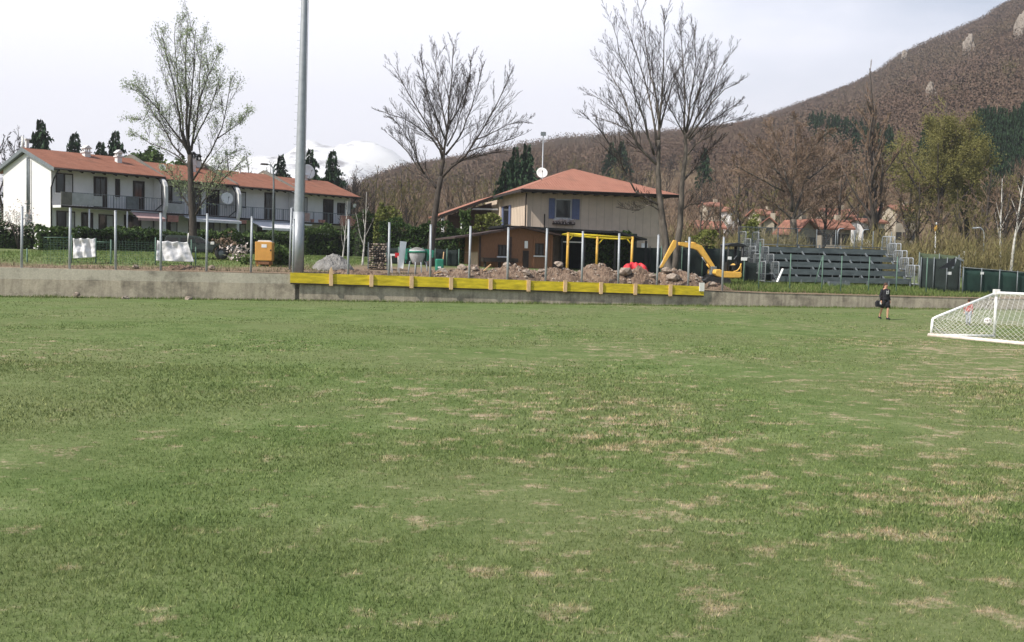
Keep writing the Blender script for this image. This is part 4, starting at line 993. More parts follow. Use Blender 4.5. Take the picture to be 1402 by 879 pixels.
def f4(fr,e,bal,bz):
    window(e, .9,2.3,bz+.85,bz+2.5); door(e, 4.4,5.6,bz+.02,bz+2.4); window(e, 6.2,7.2,bz+.95,bz+2.2,style='plain')
    panel(bal, .1,1.4,bz,'pinkcloth',.8); window(e, 2.6,4.0,1.9,3.4); door(e, .8,1.8,.4,3.4); window(e, 5.6,7.0,1.9,3.4)
    g = MB(); g.box(5.3,7.5,-1.52,-1.464,bz-.15,bz+.85); g.build('railing_panel', M['pinkpanel'], bal)
    for x in (1.9,2.9,3.3): g = MB(); g.lathe([(.0,0),(.16,.0),(.2,.3),(0,.31)],10,Matrix.Translation((x,-1.3,bz+.01))); g.build('flower_pot', M['pinkpanel'], bal)
    g = MB(); g.box(.0,1.7,-1.52,-1.455,bz-.34,bz-.21); g.build('awning_case', M['white'], bal); return []
h1,fr1 = house_unit(0, 0, 9.1, 0, 'first terraced house with sunlit windowless white gable and long clay tile roof', f1, [], [(4.6,3.2,.5,.5,1),(6.9,2.2,.42,.65,1),(.2,4.3,.22,1.0,0)])
h2,fr2 = house_unit(1, 9.25, 7.6, .55, 'terraced house behind the leafing tree with a dish on its right party wall', f2, [('satellite_dish', Vector((6.6,-1.0,5.5)), .55, (-.3,-1,.25)),('satellite_dish', Vector((1.5,1.2,7.9)), .30, (-.2,-1,.3))], [(5.2,2.2,.4,.75,0),(6.2,3.8,.45,1.0,2),(6.9,4.0,.45,.8,2)], -.12)
h3,fr3 = house_unit(2, 17.0, 7.3, 1.1, 'terraced house with a white awning let down below its balcony, left of the light mast', f3, [], [(3.9,3.5,.12,.6,0)], -.15)
h4,fr4 = house_unit(3, 24.4, 8.0, 1.6, 'last terraced house, behind the light mast, with a grey dish on its ridge', f4, [('satellite_dish', Vector((5.5,3.8,9.3)), .75, (-.1,-1,.2)),('wall_lamp', Vector((8.1,-.5,5.9)), .22, (0,-1,-.2))], [(5.1,3.9,.5,.6,0)], -.2, last=True)
# gable details of the first house: flue pipe and small sconce
for x,r_ in ((3.55,.10),(3.25,.06)):
    g = MB(); g.tube([(-.14,x,3.2),(-.14,x,7.75 if r_ > .08 else 7.6)], r_, 8); g.build('flue_pipe', M['steeldull'], h1)
g = MB(); g.box(-.32,-.02,3.15,3.65,2.2,3.2); g.build('meter_box', M['steeldull'], h1)
g = MB(); g.tube([(-.25,4.1,9.4),(-.25,4.1,8.3)], .09, 8); g.build('flue_cap', M['whitedirt'], h1)
# ============================================================ HEDGES, SHRUBS
def hedge(name, label, cat, a, b, w_, h, m_='leaf', lump=.15, n=26, core=True, group=None):
    """a=(X,Y) b=(X,Y) ends; lumpy box of leaves round a dark inside"""
    A = Vector((a[0],a[1],0)); B = Vector((b[0],b[1],0)); L = (B-A).length; d = (B-A)/L; pr = Vector((-d.y,d.x,0)); mid = (A+B)/2
    base = Vector((mid.x,mid.y,T(mid.x,mid.y))); root = empty(name, base, 0, label, cat, group)
    N = int((L*h*2+L*w_+w_*h*2)*n*3.2); C = []
    for _ in range(N):
        t = random.uniform(0,L); f = random.random()
        if f < .45: q,z = -w_/2, random.uniform(0,h)
        elif f < .6: q,z = w_/2, random.uniform(0,h)
        elif f < .9: q,z = random.uniform(-w_/2,w_/2), h
        else: t = random.choice((0,L)); q,z = random.uniform(-w_/2,w_/2), random.uniform(0,h)
        k = noise.noise(Vector((t*.8,z*.9,q*.8+hash(label)%7)))*lump*2.2
        q *= 1+k; z *= 1+k*.8 if z > h*.6 else 1
        p = A + d*t + pr*q; zz = T(p.x,p.y) + z + random.gauss(0,.05)
        C.append((p.x-base.x+random.gauss(0,.06), p.y-base.y+random.gauss(0,.06), zz-base.z))
    soup('foliage', rnd_tris(np.array(C), .20), M[m_], 3, root)
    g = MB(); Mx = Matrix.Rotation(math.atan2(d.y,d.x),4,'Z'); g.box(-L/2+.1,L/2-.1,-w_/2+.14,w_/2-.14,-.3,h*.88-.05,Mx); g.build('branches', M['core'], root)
    return root
def xy(px,Y): return ((px-CX)/F*Y, Y)
hedge('hedge','dark clipped hedge at the picture edge below the white gable','hedge',xy(-60,73),xy(44,74),1.3,1.65,'leafdark')
hedge('hedge','bright clipped block of hedge below the first house, left of the square white sheet','hedge',xy(50,70),xy(94,71),1.5,1.5,'leaf',.12)
hedge('hedge','long dark green hedge below the first house between the two white sheets','hedge',xy(98,72.5),xy(212,76),1.3,1.45,'leafdark',.15)
hedge('hedge','yellow green hedge top behind the slanted white sheet','hedge',xy(150,79),xy(262,84),1.5,1.5,'leaf',.22)
hedge('hedge','green hedge behind the off road car and the orange compressor','hedge',xy(262,83),xy(398,89),1.6,1.65,'leaf',.22)
hedge('hedge','green hedge right of the light mast below the last house','hedge',xy(405,86),xy(486,92),1.6,2.1,'leaf',.28)
hedge('hedge','dark ivy clad hedge end beside the yellow green shrub','hedge',xy(486,88),xy(514,89),1.6,3.3,'leafdark',.2)
hedge('shrub','yellow green conical shrub between the last house and the large bare tree','shrub',xy(512,86),xy(546,86),2.0,3.6,'leafyel',.35)
hedge('hedge','dark hedge behind the mixer and the firewood stack','hedge',xy(520,80),xy(628,80),1.4,2.6,'leafdark',.25)
hedge('hedge','glossy dark laurel hedge seen through the yellow frame','hedge',xy(800,73.0),xy(862,74.0),.7,2.3,'leafdark',.2)
hedge('shrub','bushy plant with long leaves climbing the porch post','shrub',xy(628,75),xy(640,75),.9,3.2,'leaf',.4)
hedge('shrub','brown and yellow shrub in front of the porch','shrub',xy(648,75),xy(682,75),1.,2.9,'leafyel',.4)
hedge('shrub','yellow green bush behind the excavator boom','shrub',xy(945,84),xy(975,84),1.6,2.6,'leafyel',.4)
hedge('shrub','pale flowering bush between the excavator cab and the stand stairs','shrub',xy(1016,80),xy(1036,80),1.4,3.2,'leafyel',.5)
hedge('shrub','low weedy bush beside the orange compressor','shrub',xy(372,59),xy(398,59),.8,.75,'leaf',.5)
def shrubball(label, px, Y, r, h, m_, n=900, name='shrub', stem=True, zoff=0, sz=.13, barkm='bark'):
    x,y = xy(px,Y); z = T(x,y); root = empty(name,(x,y,z),0,label,'bush' if name == 'shrub' else 'tree')
    a = np.random.normal(size=(n,3)); a /= np.linalg.norm(a,axis=1,keepdims=True); a *= (np.random.rand(n,1)**.4)*(1+.25*np.sin(a[:,0:1]*5)+.2*np.sin(a[:,2:3]*7))
    C = np.stack([a[:,0]*r,a[:,1]*r,zoff+h*.5+a[:,2]*h*.5],1); soup('foliage', rnd_tris(C, sz), M[m_], 3, root)
    g = MB()
    for k in range(7): q = random.uniform(0,6.28); g.tube([(0,0,-.1),(math.cos(q)*r*.15,math.sin(q)*r*.15,zoff*.6+h*.2),(math.cos(q)*r*.55,math.sin(q)*r*.55,zoff+h*.7)],[.035,.025,.01],5)
    g.build('stem', M[barkm], root); return root
M['blossom'] = leafmat('pale_pink_blossom', [(.45,.33,.30),(.62,.52,.48),(.75,.70,.68)], .9, trans=.2)
shrubball('small tree with pale pink blossom in front of the white gable', 24, 71, 1.5, 2.3, 'blossom', 520, 'blossom_tree', zoff=1.0, sz=.10)
shrubball('small grey green weed beside the orange compressor', 335, 57.5, .35, .5, 'leaf', 160)
shrubball('tuft of pale pampas leaves left of the orange compressor', 326, 60, .8, 1.2, 'blossom', 120, sz=.16)
shrubball('dead brown bush on the hood side of the off road car', 307, 64, .9, 1.5, 'twigbrown', 400, sz=.12)
shrubball('small green plant growing on the soil heap', 877, 60.3, .28, .6, 'leaf', 160, sz=.1)
place('thin', 470, 262, 62, 'thin crooked bare sapling right of the light mast, leaning to its left','sapling')
place('thin', 498, 248, 63, 'thin pale bare sapling right of the light mast, the taller of two','sapling', ws=1.2)
# ============================================================ VILLA
VA = math.atan(.24)
V0 = P(722,262,76); VF = Fr(V0.x, V0.y, 1.95, VA)
ev = empty('villa', (V0.x,V0.y,1.95), VA, 'beige two storey villa with salmon hipped roof, blue shutters and open porch', 'house')
xr_ = VF.hit(908,290)[0]; WD = 8.0; ZE = VF.hit(760,262)[1]
g = MB(); g.box(0,xr_,0,WD,-.6,ZE); g.build('wall', M['beige'], ev)
g = MB()
for x in np.arange(.45,xr_-.1,.62): g.box(x-.007,x+.007,-.012,.01,.9,ZE-.05)
for y in np.arange(.3,WD,.5): g.box(-.015,.01,y-.014,y+.014,.9,ZE-.3)
g.build('board_joints', M['jointline'] if 'jointline' in M else mat('beige_joint',(.33,.28,.22),.9,.1,2), ev)  # darker beige strips along the board joints
g = MB(); g.box(-.02,xr_+.02,-.06,-.001,2.45,2.6); g.build('string_course', M['beige'], ev)
# roof: front hip, long left slope down over the porch, right slope
OV = 1.25
FL = Vector((-.75,-OV,ZE+.02)); FRc = Vector((xr_+.9,-OV,ZE+.02))
apx = VF.hit(785,231,4.2); A = Vector((apx[0],4.2,apx[1])); B = Vector((A.x+.0, WD-.5, A.z)); 
ll = VF.hit(602,294,WD+.3); LL = Vector((ll[0],WD+.3,ll[1])); LLb = Vector((ll[0],WD+6.3,ll[1])); FLb = Vector((-.75,WD+OV,ZE+.02)); FRb = Vector((xr_+.9,WD+OV,ZE+.02))
def roofpoly(name, pts, m_, xdir, th=.12):
    """planar roof face as its own object; object x runs along the eave so the tile courses follow it"""
    pts = [Vector(p) for p in pts]; n = (pts[1]-pts[0]).cross(pts[2]-pts[0]).normalized()
    if n.z < 0: n = -n
    x = (xdir - n*xdir.dot(n)).normalized(); y = n.cross(x); Mx = Matrix((x,y,n)).transposed().to_4x4(); Mx.translation = pts[0]; I = Mx.inverted()
    q = [I @ p for p in pts]; g = MB(); g.prism([(v.x,v.y) for v in q],'z',-th,0); o = g.build(name, M[m_], ev); o.matrix_local = Mx; return o
rf = roofpoly('roof', [FL,FRc,A], 'tile2', Vector((1,0,0)))
roofpoly('roof', [FRc,FRb,B,A], 'tile2', Vector((0,1,0)))
roofpoly('roof', [FL+Vector((0,0,.01)),A+Vector((0,0,.01)),B,FLb], 'tile2', Vector((0,1,0)))
FL2 = Vector((-.75,WD+.3,ZE+.02)); roofpoly('porch_roof', [FL2,LL,LLb,Vector((-.75,WD+6.3,ZE+.02))], 'tile2', Vector((0,1,0)), .10)
g = MB(); g.beam(FL+Vector((0,-.03,-.12)),FRc+Vector((0,-.03,-.12)),.06,.2); g.beam(FL2+Vector((0,-.03,-.14)),LL+Vector((0,-.03,-.14)),.06,.22); g.beam(FL+Vector((-.03,0,-.12)),FLb+Vector((-.03,0,-.12)),.06,.2); g.build('fascia', M['darkwood'], ev)
g = MB(); g.tube([FL+Vector((0,-.10,-.05)),FRc+Vector((0,-.10,-.05))], .06, 8); g.build('gutter', M['darkwood'], ev)
g = MB()
for x in np.arange(-.4,xr_+.8,.8): g.beam((x,-OV+.08,ZE-.13),(x,.05,ZE-.13),.12,.16)
g.build('rafters', M['darkwood'], ev)
g = MB(); g.box(-.7,xr_+.85,-OV+.05,.0,ZE-.045,ZE-.03); g.build('soffit', M['shedroof'], ev)
g = MB()
for t in (.15,.35,.55,.75,.95): p = FL2.lerp(LL,t); g.beam(p+Vector((.2,.05,-.16)),p+Vector((.2,5.8,-.16)),.12,.14)
for t in (.3,.6,.9): p = FL2.lerp(LL,t); g.beam(p+Vector((0,.3,-.2)),p+Vector((-.6,-.0,-.75)),.07,.07)
g.build('porch_beams', M['darkwood'], ev)
for px in (606,632): 
    x,z = VF.hit(px,330,WD+.6); g = MB(); g.tube([(x,WD+.6,-.5),(x,WD+.6,LL.z-.15+(x-LL.x)*(FL2.z-LL.z)/(FL2.x-LL.x))], .12, 10); g.build('porch_post', M['plaster'], ev)
x0_,_ = VF.hit(612,320,WD+1.2); x1_,_ = VF.hit(628,320,WD+1.2)
g = MB(); g.box(x0_,x1_,WD+1.2,WD+1.24,-.3,2.2); g.build('porch_glazing', M['curtain'], ev)
g = MB(); g.prism([(LL.x+1.2,-.5),(.3,-.5),(.3,ZE-.2),(LL.x+1.2,LL.z+.1)],'y',WD+3.4,WD+3.6); g.build('porch_back_wall', M['shedroof'], ev)
g = MB(); g.box(-.2,.3,WD+.01,WD+6,-.5,ZE-.25); g.build('wing_wall', M['beige'], ev)
q_ = VF.hit(640,286,WD+.5); g = MB(); g.beam((q_[0],WD+.5,q_[1]),(-.3,WD+.5,q_[1]+.05),.10,.14); g.build('porch_tie_beam', M['curtain'], ev)
x0_,z1_ = VF.hit(760,272); x1_,z0_ = VF.hit(782,300)
w_ = window(ev, x0_,x1_,z0_,z1_, 0,'plain', M['curtain'])
for a,b_ in ((VF.hit(751,290)[0],x0_-.03),(x1_+.03,VF.hit(793,290)[0])):
    g = MB(); g.box(a,b_,-.10,-.045,z0_-.02,z1_+.02)
    for zz in np.arange(z0_+.1,z1_,.14): g.box(a+.05,b_-.05,-.115,-.101,zz,zz+.05)
    g.build('shutter', M['blue'], w_)
g = MB(); g.box(x0_-.2,x1_+.2,-.42,-.135,z0_-.45,z0_-.22); fb = g.build('flower_box', M['darkwood'], w_)
C = np.random.uniform((x0_-.2,-.55,z0_-.35),(x1_+.2,-.1,z0_-.02),(260,3)); soup('white_flowers', rnd_tris(C,.10), M['blossom'], 3, fb)
ya,zb_ = VF.hitx(690,305,0); yb,zt_ = VF.hitx(698,281,0)
g = MB(); g.box(-.05,.02,min(ya,yb),max(ya,yb),zb_-.2,zt_); dd_ = g.build('balcony_door', M['glass'], ev)
for q in (min(ya,yb)-.55,max(ya,yb)+.03): g = MB(); g.box(-.10,-.03,q,q+.5,zb_-.2,zt_); g.build('shutter', M['blue'], dd_)
g = MB(); g.tube([(-.08,-.08,ZE-.2),(-.12,-.12,ZE-.8),(-.12,-.12,0)], .055, 8); g.build('downpipe', M['darkwood'], ev)
g = MB(); g.tube([(1.35,-.07,ZE-1.7),(1.35,-.07,1.5)], .045, 8); g.build('downpipe', M['darkwood'], ev)
dp = VF.hit(742,237,2.6); dish(ev,'satellite_dish', Vector((dp[0],2.6,dp[1])), .42, (-.15,-1,.35))
x0_,z1_ = VF.hit(878,333); x1_,z0_ = VF.hit(886,345); g = MB(); g.box(x0_,x1_,-.06,-.005,z0_-.5,z1_); g.build('side_window', M['white'], ev)
# thin lamp mast far behind the villa
p = P(744,183,150); z0 = T(p.x,p.y); e = empty('lamp_mast',(p.x,p.y,z0),0,'thin distant lamp mast with a small square head above the villa roof','lamp mast')
g = MB(); g.tube([(0,0,-.3),(0,0,p.z-z0)], [.14,.07], 8); g.build('pole', M['steel'], e)
g = MB(); g.box(-.38,.38,-.15,.15,p.z-z0-.3,p.z-z0+.25); g.box(-.06,.06,-.3,.3,p.z-z0-.42,p.z-z0-.3); g.build('lamp_head', M['steeldull'], e)
# ============================================================ SHED, CANOPY, YELLOW FRAME
S0 = P(655,362,69.5); SF = Fr(S0.x,S0.y,S0.z-.15,VA); es = empty('wooden_shed', S0+Vector((0,0,-.15)), VA, 'orange brown wooden shed with low brown roof behind the soil heaps', 'shed')
xs = SF.hit(757,340)[0]; dy = abs(SF.hitx(628,345,0)[0]); zl = SF.hit(655,322)[1]; zp = SF.hit(712,312)[1]; zr_ = SF.hit(757,322)[1]; xp = SF.hit(712,312)[0]
g = MB(); g.prism([(0,-.4),(xs,-.4),(xs,zr_),(xp,zp),(0,zl)],'y',0,dy); g.build('wall', M['shed'], es)
yA = SF.hitx(645,345,0)[0]
g = MB(); g.box(-.03,-.004,.15,abs(yA)+.6,.0,.95); g.box(-.03,-.004,.15,dy*.9,.97,1.0); g.build('plywood_panel', M['stake2'] if 'stake2' in M else M['shed2'], es)
g = MB()
x0_ = SF.hit(622,325,-.4)[0]; g.prism([(x0_,zl-.28),(0,zl-.02),(xp,zp),(xs+.4,zr_-.06),(xs+.4,zr_+.06),(xp,zp+.14),(0,zl+.12),(x0_,zl-.16)],'y',-.7,dy+.4); g.build('roof', M['shedroof'], es)
for (a,b_,c,d_) in ((682,335,693,351),(732,333,744,350)):
    x0_,z1_ = SF.hit(a,b_); x1_,z0_ = SF.hit(c,d_); window(es, x0_,x1_,z0_,z1_,0,'plain')
x0_,z1_ = SF.hit(716,337); x1_,_ = SF.hit(724,337); g = MB(); g.box(x0_,x1_,-.05,-.003,.0,z1_-.3); g.build('door', M['darkwood'], es)
x0_,z1_ = SF.hit(718,330); x1_,z0_ = SF.hit(722,340); g = MB(); g.box(x0_,x1_,-.12,-.052,z0_,z1_); g.build('notice_board', M['white'], es)
for px in (657,699,731,755): x_ = SF.hit(px,340)[0]; g = MB(); g.box(x_-.06,x_+.06,-.07,-.003,-.4,zl-.05); g.build('post', M['shedroof'] if px < 700 else M['shed'], es)
g = MB(); g.box(SF.hit(660,350,-.8)[0],SF.hit(708,350,-.8)[0],-1.1,-.5,.35,.62)
for px in (664,684,704): x_ = SF.hit(px,350,-.8)[0]; g.box(x_-.05,x_+.05,-1.0,-.6,-.2,.345)
c_ = g; 
eb = empty('bench', SF.w(0,0,0), VA, 'long dark bench standing against the front of the wooden shed', 'bench'); g.build('seat', M['darkwood'], eb)
# dark flat carport beside the shed
e = empty('carport', SF.w(0,0,0), VA, 'flat dark carport roof reaching from the shed to the villa corner', 'carport')
xa = SF.hit(690,308,-.2)[0]; xb = SF.hit(886,326,-.2)[0]; za = SF.hit(700,309,-.2)[1]; zbb = SF.hit(884,327,-.2)[1]
xm_ = SF.hit(842,316,-.2)[0]; zm = SF.hit(842,317,-.2)[1]
g = MB(); g.prism([(xa,za-.12),(xm_,zm-.12),(xm_,zm+.04),(xa,za+.04)],'y',.2,5.5); g.prism([(xm_+.01,zm-.08),(xb,zbb-.10),(xb,zbb+.02),(xm_+.01,zm+.08)],'y',-.2,5.5); g.build('roof', M['dark'], e)
for px in (769,800,842,884): x_ = SF.hit(px,350,.5)[0]; g = MB(); g.box(x_-.06,x_+.06,.45,.57,-.4,zbb-.12); g.build('post', M['dark'], e)
g = MB(); g.box(SF.hit(768,330,5.)[0],SF.hit(872,330,5.)[0],5.,5.1,-.5,2.7); g.build('back_screen', M['blacknet'], e)
g = MB(); g.box(SF.hit(770,331,.9)[0],SF.hit(797,331,.9)[0],.85,.95,SF.hit(770,331,.9)[1]-.04,SF.hit(770,331,.9)[1]+.04); g.build('tube_lamp', M['white'], e)
e = empty('barrier_screen', SF.w(0,0,0), VA, 'black shade net on low posts between the carport and the twin trunk tree','screen')
g = MB(); g.box(SF.hit(862,350,1.)[0],SF.hit(915,350,1.)[0],1.0,1.05,-.3,SF.hit(880,339,1.)[1]); g.build('net', M['blacknet'], e)
for px in (862,890,914): x_ = SF.hit(px,350,.9)[0]; g = MB(); g.tube([(x_,.95,-.4),(x_,.95,SF.hit(880,337,1.)[1])], .035, 6); g.build('post', M['dark'], e)
# yellow goal-like frame
e = empty('yellow_frame', SF.w(0,-3,-.1), VA, 'yellow and orange painted steel frame standing over the soil heaps', 'frame')
def yp(px,py,ly=-3.): x_,z_ = SF.hit(px,py,ly); return Vector((x_,0,z_+.1))
def ypb(px,py): x_,z_ = SF.hit(px,py,-.6); return Vector((x_,2.4,z_+.1))
t1,t2,t3 = yp(778,320),yp(866,326),ypb(818,326)
for a in (t1,t2,t3): g = MB(); g.tube([(a.x-.02,a.y,-.3),(a.x,a.y,a.z+.1)], .09, 8); g.build('leg', M['exyellow'], e)
g = MB(); g.tube([t1,t2], .07, 8); g.tube([t1+Vector((0,0,.0)),Vector((t1.x+.3,2.4,t1.z))],.06,8); g.tube([Vector((t1.x+.3,2.4,t1.z)),t3,Vector((t2.x-.1,2.4,t3.z-.02)),t2],.06,8)
g.build('top_rail', M['yellow'], e)
g = MB()
for a,s in ((t1,1),(t2,-1),(t3,1)): g.tube([a+Vector((0,0,-.5)),a+Vector((.42*s,0,-.02))], .04, 6)
g.build('brace', M['yellow'], e)
# ============================================================ SOIL HEAPS, STONES, SITE THINGS
import bmesh
def heap(label, px0, px1, pytop, d, depth, m_='soil', name='soil_heap', cat='soil heap', rough=.28):
    pm = (px0+px1)/2; 
    # point on a line d metres behind the wall
    x0,_ = FW.hit(px0,380,d); x1,_ = FW.hit(px1,380,d); xm,zt = FW.hit(pm,pytop,d); w_ = (x1-x0)/2
    o_ = FW.w(xm,d,0); z0 = T(o_.x,o_.y); h = zt-z0; h = max(h,.25); root_z = z0-.15; g = MB(); nx,ny = 46,24; sd_ = random.uniform(0,99)
    for j in range(ny+1):
        for i in range(nx+1):
            u = -1+2*i/nx; v = -1+2*j/ny; r_ = math.hypot(u,v); r_ = min(1,(abs(u)**2.6+abs(v)**2.2)**.42)
            q = Vector((u*w_*.9+sd_, v*depth*.9, 0)); k = (1-r_)**.55*(1+.22*noise.fractal(q*1.3,1,2,3)) ; 
            z = (h+.15)*k + (rough*.5*noise.fractal(q*3.2,1,2,4) + .10*noise.noise(q*9))*min(1,(1-r_)*4) 
            g.v.append((u*w_, v*depth, z))
    n = nx+1; g.f = [(j*n+i,j*n+i+1,(j+1)*n+i+1,(j+1)*n+i) for j in range(ny) for i in range(nx)]; g.sm = [False]*len(g.f)
    o = g.build(name, M[m_], None); o.location = (o_.x,o_.y,root_z); o.rotation_euler = (0,0,WA); return tag(o, label, cat, 'heaps of dug soil' if name == 'soil_heap' else None)
heap('small soil heap behind the first boards, just right of the gravel heap', 440, 540, 376, 1.6, .9)
heap('low soil heap in front of the concrete mixer, left of the bare tree foot', 566, 622, 370, 2.0, 1.0)
heap('rubble strewn soil heap before the pale plywood side of the shed', 606, 678, 364, 2.6, 1.5)
heap('broad brown soil heap in front of the wooden shed', 655, 748, 363, 2.6, 1.5)
heap('brown soil heap between the shed and the left leg of the yellow frame', 728, 800, 364, 2.4, 1.4)
heap('rounded high soil heap inside the yellow frame', 776, 862, 361, 2.4, 1.5)
heap('soil heap at the right leg of the yellow frame, by the red plastic', 846, 902, 365, 2.2, 1.3)
heap('soil heap round the foot of the twin trunk tree', 888, 965, 368, 2.2, 1.4)
heap('low spread of pale earth right of the yellow board end', 955, 1000, 386, 1.2, .7, rough=.15)
heap('low earth strip behind the raised wall top', 205, 300, 366, .9, .35, rough=.1)
heap('pale gravel heap covered with sheeting right of the light mast', 426, 486, 347.5, 4.5, 1.3, 'gravel', 'gravel_heap', 'gravel heap', .04)
rock_me = []
for k in range(4):
    bm = bmesh.new(); bmesh.ops.create_icosphere(bm, subdivisions=2, radius=1)
    for v in bm.verts:
        q = v.co.copy(); f_ = 1+.5*noise.noise(q*1.3+Vector((k*9,0,0))); v.co = Vector((q.x*f_*1.25, q.y*f_, q.z*f_*.72))
    me = bpy.data.meshes.new('stone'); bm.to_mesh(me); bm.free(); me.materials.append(M['rock']); rock_me.append(me)
for k,(px,py,d,s,lb) in enumerate([(606,372,2.2,.28,'flat pale stone left of the shed rubble'),(633,366,2.2,.24,'pale stone on the heap below the plywood panel'),(650,368,1.9,.18,'small stone beside the plywood panel'),(640,374,1.6,.16,'small stone low on the shed rubble heap'),
 (694,362,2.6,.20,'stone on top of the broad heap before the shed'),(720,373,1.4,.24,'dark edged stone low before the shed door'),(741,371,1.5,.17,'stone at the foot of the heap by the shed corner'),(765,362,2.4,.24,'stone on the heap left of the yellow frame'),
 (855,372,1.7,.36,'large pale block at the right leg of the yellow frame'),(892,378,1.5,.26,'pale block left of the twin trunk tree foot'),(921,380,1.3,.34,'pale tilted slab at the foot of the twin trunk tree'),(912,370,2.0,.24,'stone in the hollow beside the twin trunk tree'),
 (172,412,-.5,.16,'pale stone lying at the foot of the wall below the long hedge'),(258,409,-.4,.17,'pale stone at the wall foot below the slanted sheet'),(105,403,-.4,.15,'dark tuft covered stone at the wall foot near the square sheet'),
 (290,366,.9,.16,'broken pale stone on the earth behind the wall by the car'),(186,365,.9,.14,'small pale stone behind the wall right of the square sheet'),(974,389,.9,.20,'grey stone just right of the yellow board end')]):
    x,z = FW.hit(px,py,d); o = bpy.data.objects.new('stone', rock_me[k%4]); COL.objects.link(o); p = FW.w(x,d,0)
    o.location = (p.x,p.y,max(z, .05 if d < 0 else T(p.x,p.y)+.05)); o.scale = (s,s,s); o.rotation_euler = (random.uniform(-.3,.3),random.uniform(-.3,.3),random.random()*6); tag(o, lb, 'stone', 'loose stones')
# more small clods over the heaps as one mass
C = []; 
for _ in range(500):
    px = random.uniform(590,965); d = random.uniform(.9,3.2); x,_z = FW.hit(px,380,d); p = FW.w(x,d,0); C.append((p.x,p.y))
deps = bpy.context.evaluated_depsgraph_get(); g = MB()
heaps = [o for o in bpy.data.objects if o.name.startswith('soil_heap')]
bpy.context.view_layer.update()
def ontop(X,Y):
    z = T(X,Y)
    for h in heaps:
        I = h.matrix_world.inverted(); q = I @ Vector((X,Y,30)); ok,loc,nn,ix = h.ray_cast(q, I.to_3x3() @ Vector((0,0,-1)))
        if ok: z = max(z, (h.matrix_world @ loc).z)
    return z
for X,Y in C:
    s = random.choice((.03,.045,.06,.09,.13)); z = ontop(X,Y); pts = []
    q = [Vector((random.gauss(0,1),random.gauss(0,1),random.gauss(0,1))).normalized()*s for _ in range(4)]
    vs = [Vector(v)*s*random.uniform(.7,1.2)+Vector((X,Y,z)) for v in ((1,0,0),(-1,0,0),(0,1,0),(0,-1,0),(0,0,.8),(0,0,-.8))]
    g.add(vs, [(0,2,4),(2,1,4),(1,3,4),(3,0,4),(2,0,5),(1,2,5),(3,1,5),(0,3,5)])
tag(g.build('rubble', M['rock']), 'small clods and pebbles strewn over the soil heaps', 'rubble', kind='stuff')
# planks lying on the heaps
for (a,b_,d,lb) in (((662,371),(672,362),2.0,'short broken plank sticking out of the heap at the shed corner'),((585,377),(604,372),1.6,'flat plank on the low heap right of the mixer')):
    x0_,z0_ = FW.hit(*a,d); x1_,z1_ = FW.hit(*b_,d); p0 = FW.w(x0_,d,z0_); p1 = FW.w(x1_,d,z1_); g = MB(); g.beam((0,0,0),p1-p0,.14,.05); o = g.build('plank', M['shed2'],loc=p0); tag(o, lb, 'plank')
# ---- red plastic sheeting
x0_,z0_ = FW.hit(853,368,3.6); x1_,z1_ = FW.hit(890,356,3.6); g = MB(); N=26
for j in range(9):
    for i in range(N+1):
        t = i/N; s = j/8; hump = (.72+.18*noise.noise(Vector((t*9,1,1))))*(1-abs(2*t-1)**4)
        g.v.append(((x1_-x0_)*t, .5*s+.08*math.sin(t*21), -.2+(z1_-z0_+.2)*hump*(1-abs(2*min(1,s*1.1)-1)**3)+.05*noise.noise(Vector((t*9,s*5,0)))))
n=N+1; g.f=[(j*n+i,j*n+i+1,(j+1)*n+i+1,(j+1)*n+i) for j in range(8) for i in range(N)]; g.sm=[False]*len(g.f)
o = g.build('plastic_barrier', M['red'], loc=FW.w(x0_,3.6,z0_)); o.rotation_euler.z = WA; tag(o,'crumpled red plastic barrier netting behind the right leg of the yellow frame','barrier'); so_=o.modifiers.new('thick','SOLIDIFY'); so_.thickness=.02
# ---- white sheets on the small fence
def sheet(label, pts, d, seed):
    """pts: bottom left, bottom right, top right, top left in pixels"""
    L = [FW.hit(a,b_,d) for a,b_ in pts]; nx,ny = 40,22; g = MB(); x00 = L[0][0]; zz = L[0][1]
    for j in range(ny+1):
        for i in range(nx+1):
            u,v = i/nx,j/ny; x = (L[0][0]*(1-u)+L[1][0]*u)*(1-v)+(L[3][0]*(1-u)+L[2][0]*u)*v; z = (L[0][1]*(1-u)+L[1][1]*u)*(1-v)+(L[3][1]*(1-u)+L[2][1]*u)*v
            sag = -.05*math.sin(math.pi*((u*3)%1))*v**3; y = .05*math.sin(u*16+seed+v*3)*(1-.3*v)+.10*noise.noise(Vector((u*3.2+seed,v*2.2,seed)))+.04*noise.noise(Vector((u*9,v*5+seed,1)))
            g.v.append((x-x00, y, z-zz+sag))
    n=nx+1; g.f=[(j*n+i,j*n+i+1,(j+1)*n+i+1,(j+1)*n+i) for j in range(ny) for i in range(nx)]; g.sm=[True]*len(g.f)
    o = g.build('plastic_sheet', M['cloth'], loc=FW.w(x00,d,zz)); o.rotation_euler.z = WA; s_=o.modifiers.new('thick','SOLIDIFY'); s_.thickness=.012; tag(o,label,'sheet','white sheets on the low fence')
sheet('square white plastic sheet hung below the first house', [(100,354),(131,352),(130.5,326),(100,326)], 2.6, 1.)
sheet('wide white plastic sheet with a slanting right edge beside the off road car', [(214,357),(266,359),(257,331),(215,329)], 2.6, 4.)
e = empty('low_wire_fence', FW.w(0,2.75,0), WA, 'low green wire fence carrying the two white sheets behind the wall', 'fence')
for px,pt in ((37,340),(98,322),(131,326),(152,328),(213,325),(262,328),(268,338)):
    x,z = FW.hit(px,pt,2.75); g = MB(); g.tube([(x,0,1.2),(x,0,z)], .035, 6); g.build('post', M['greenpost'], e)
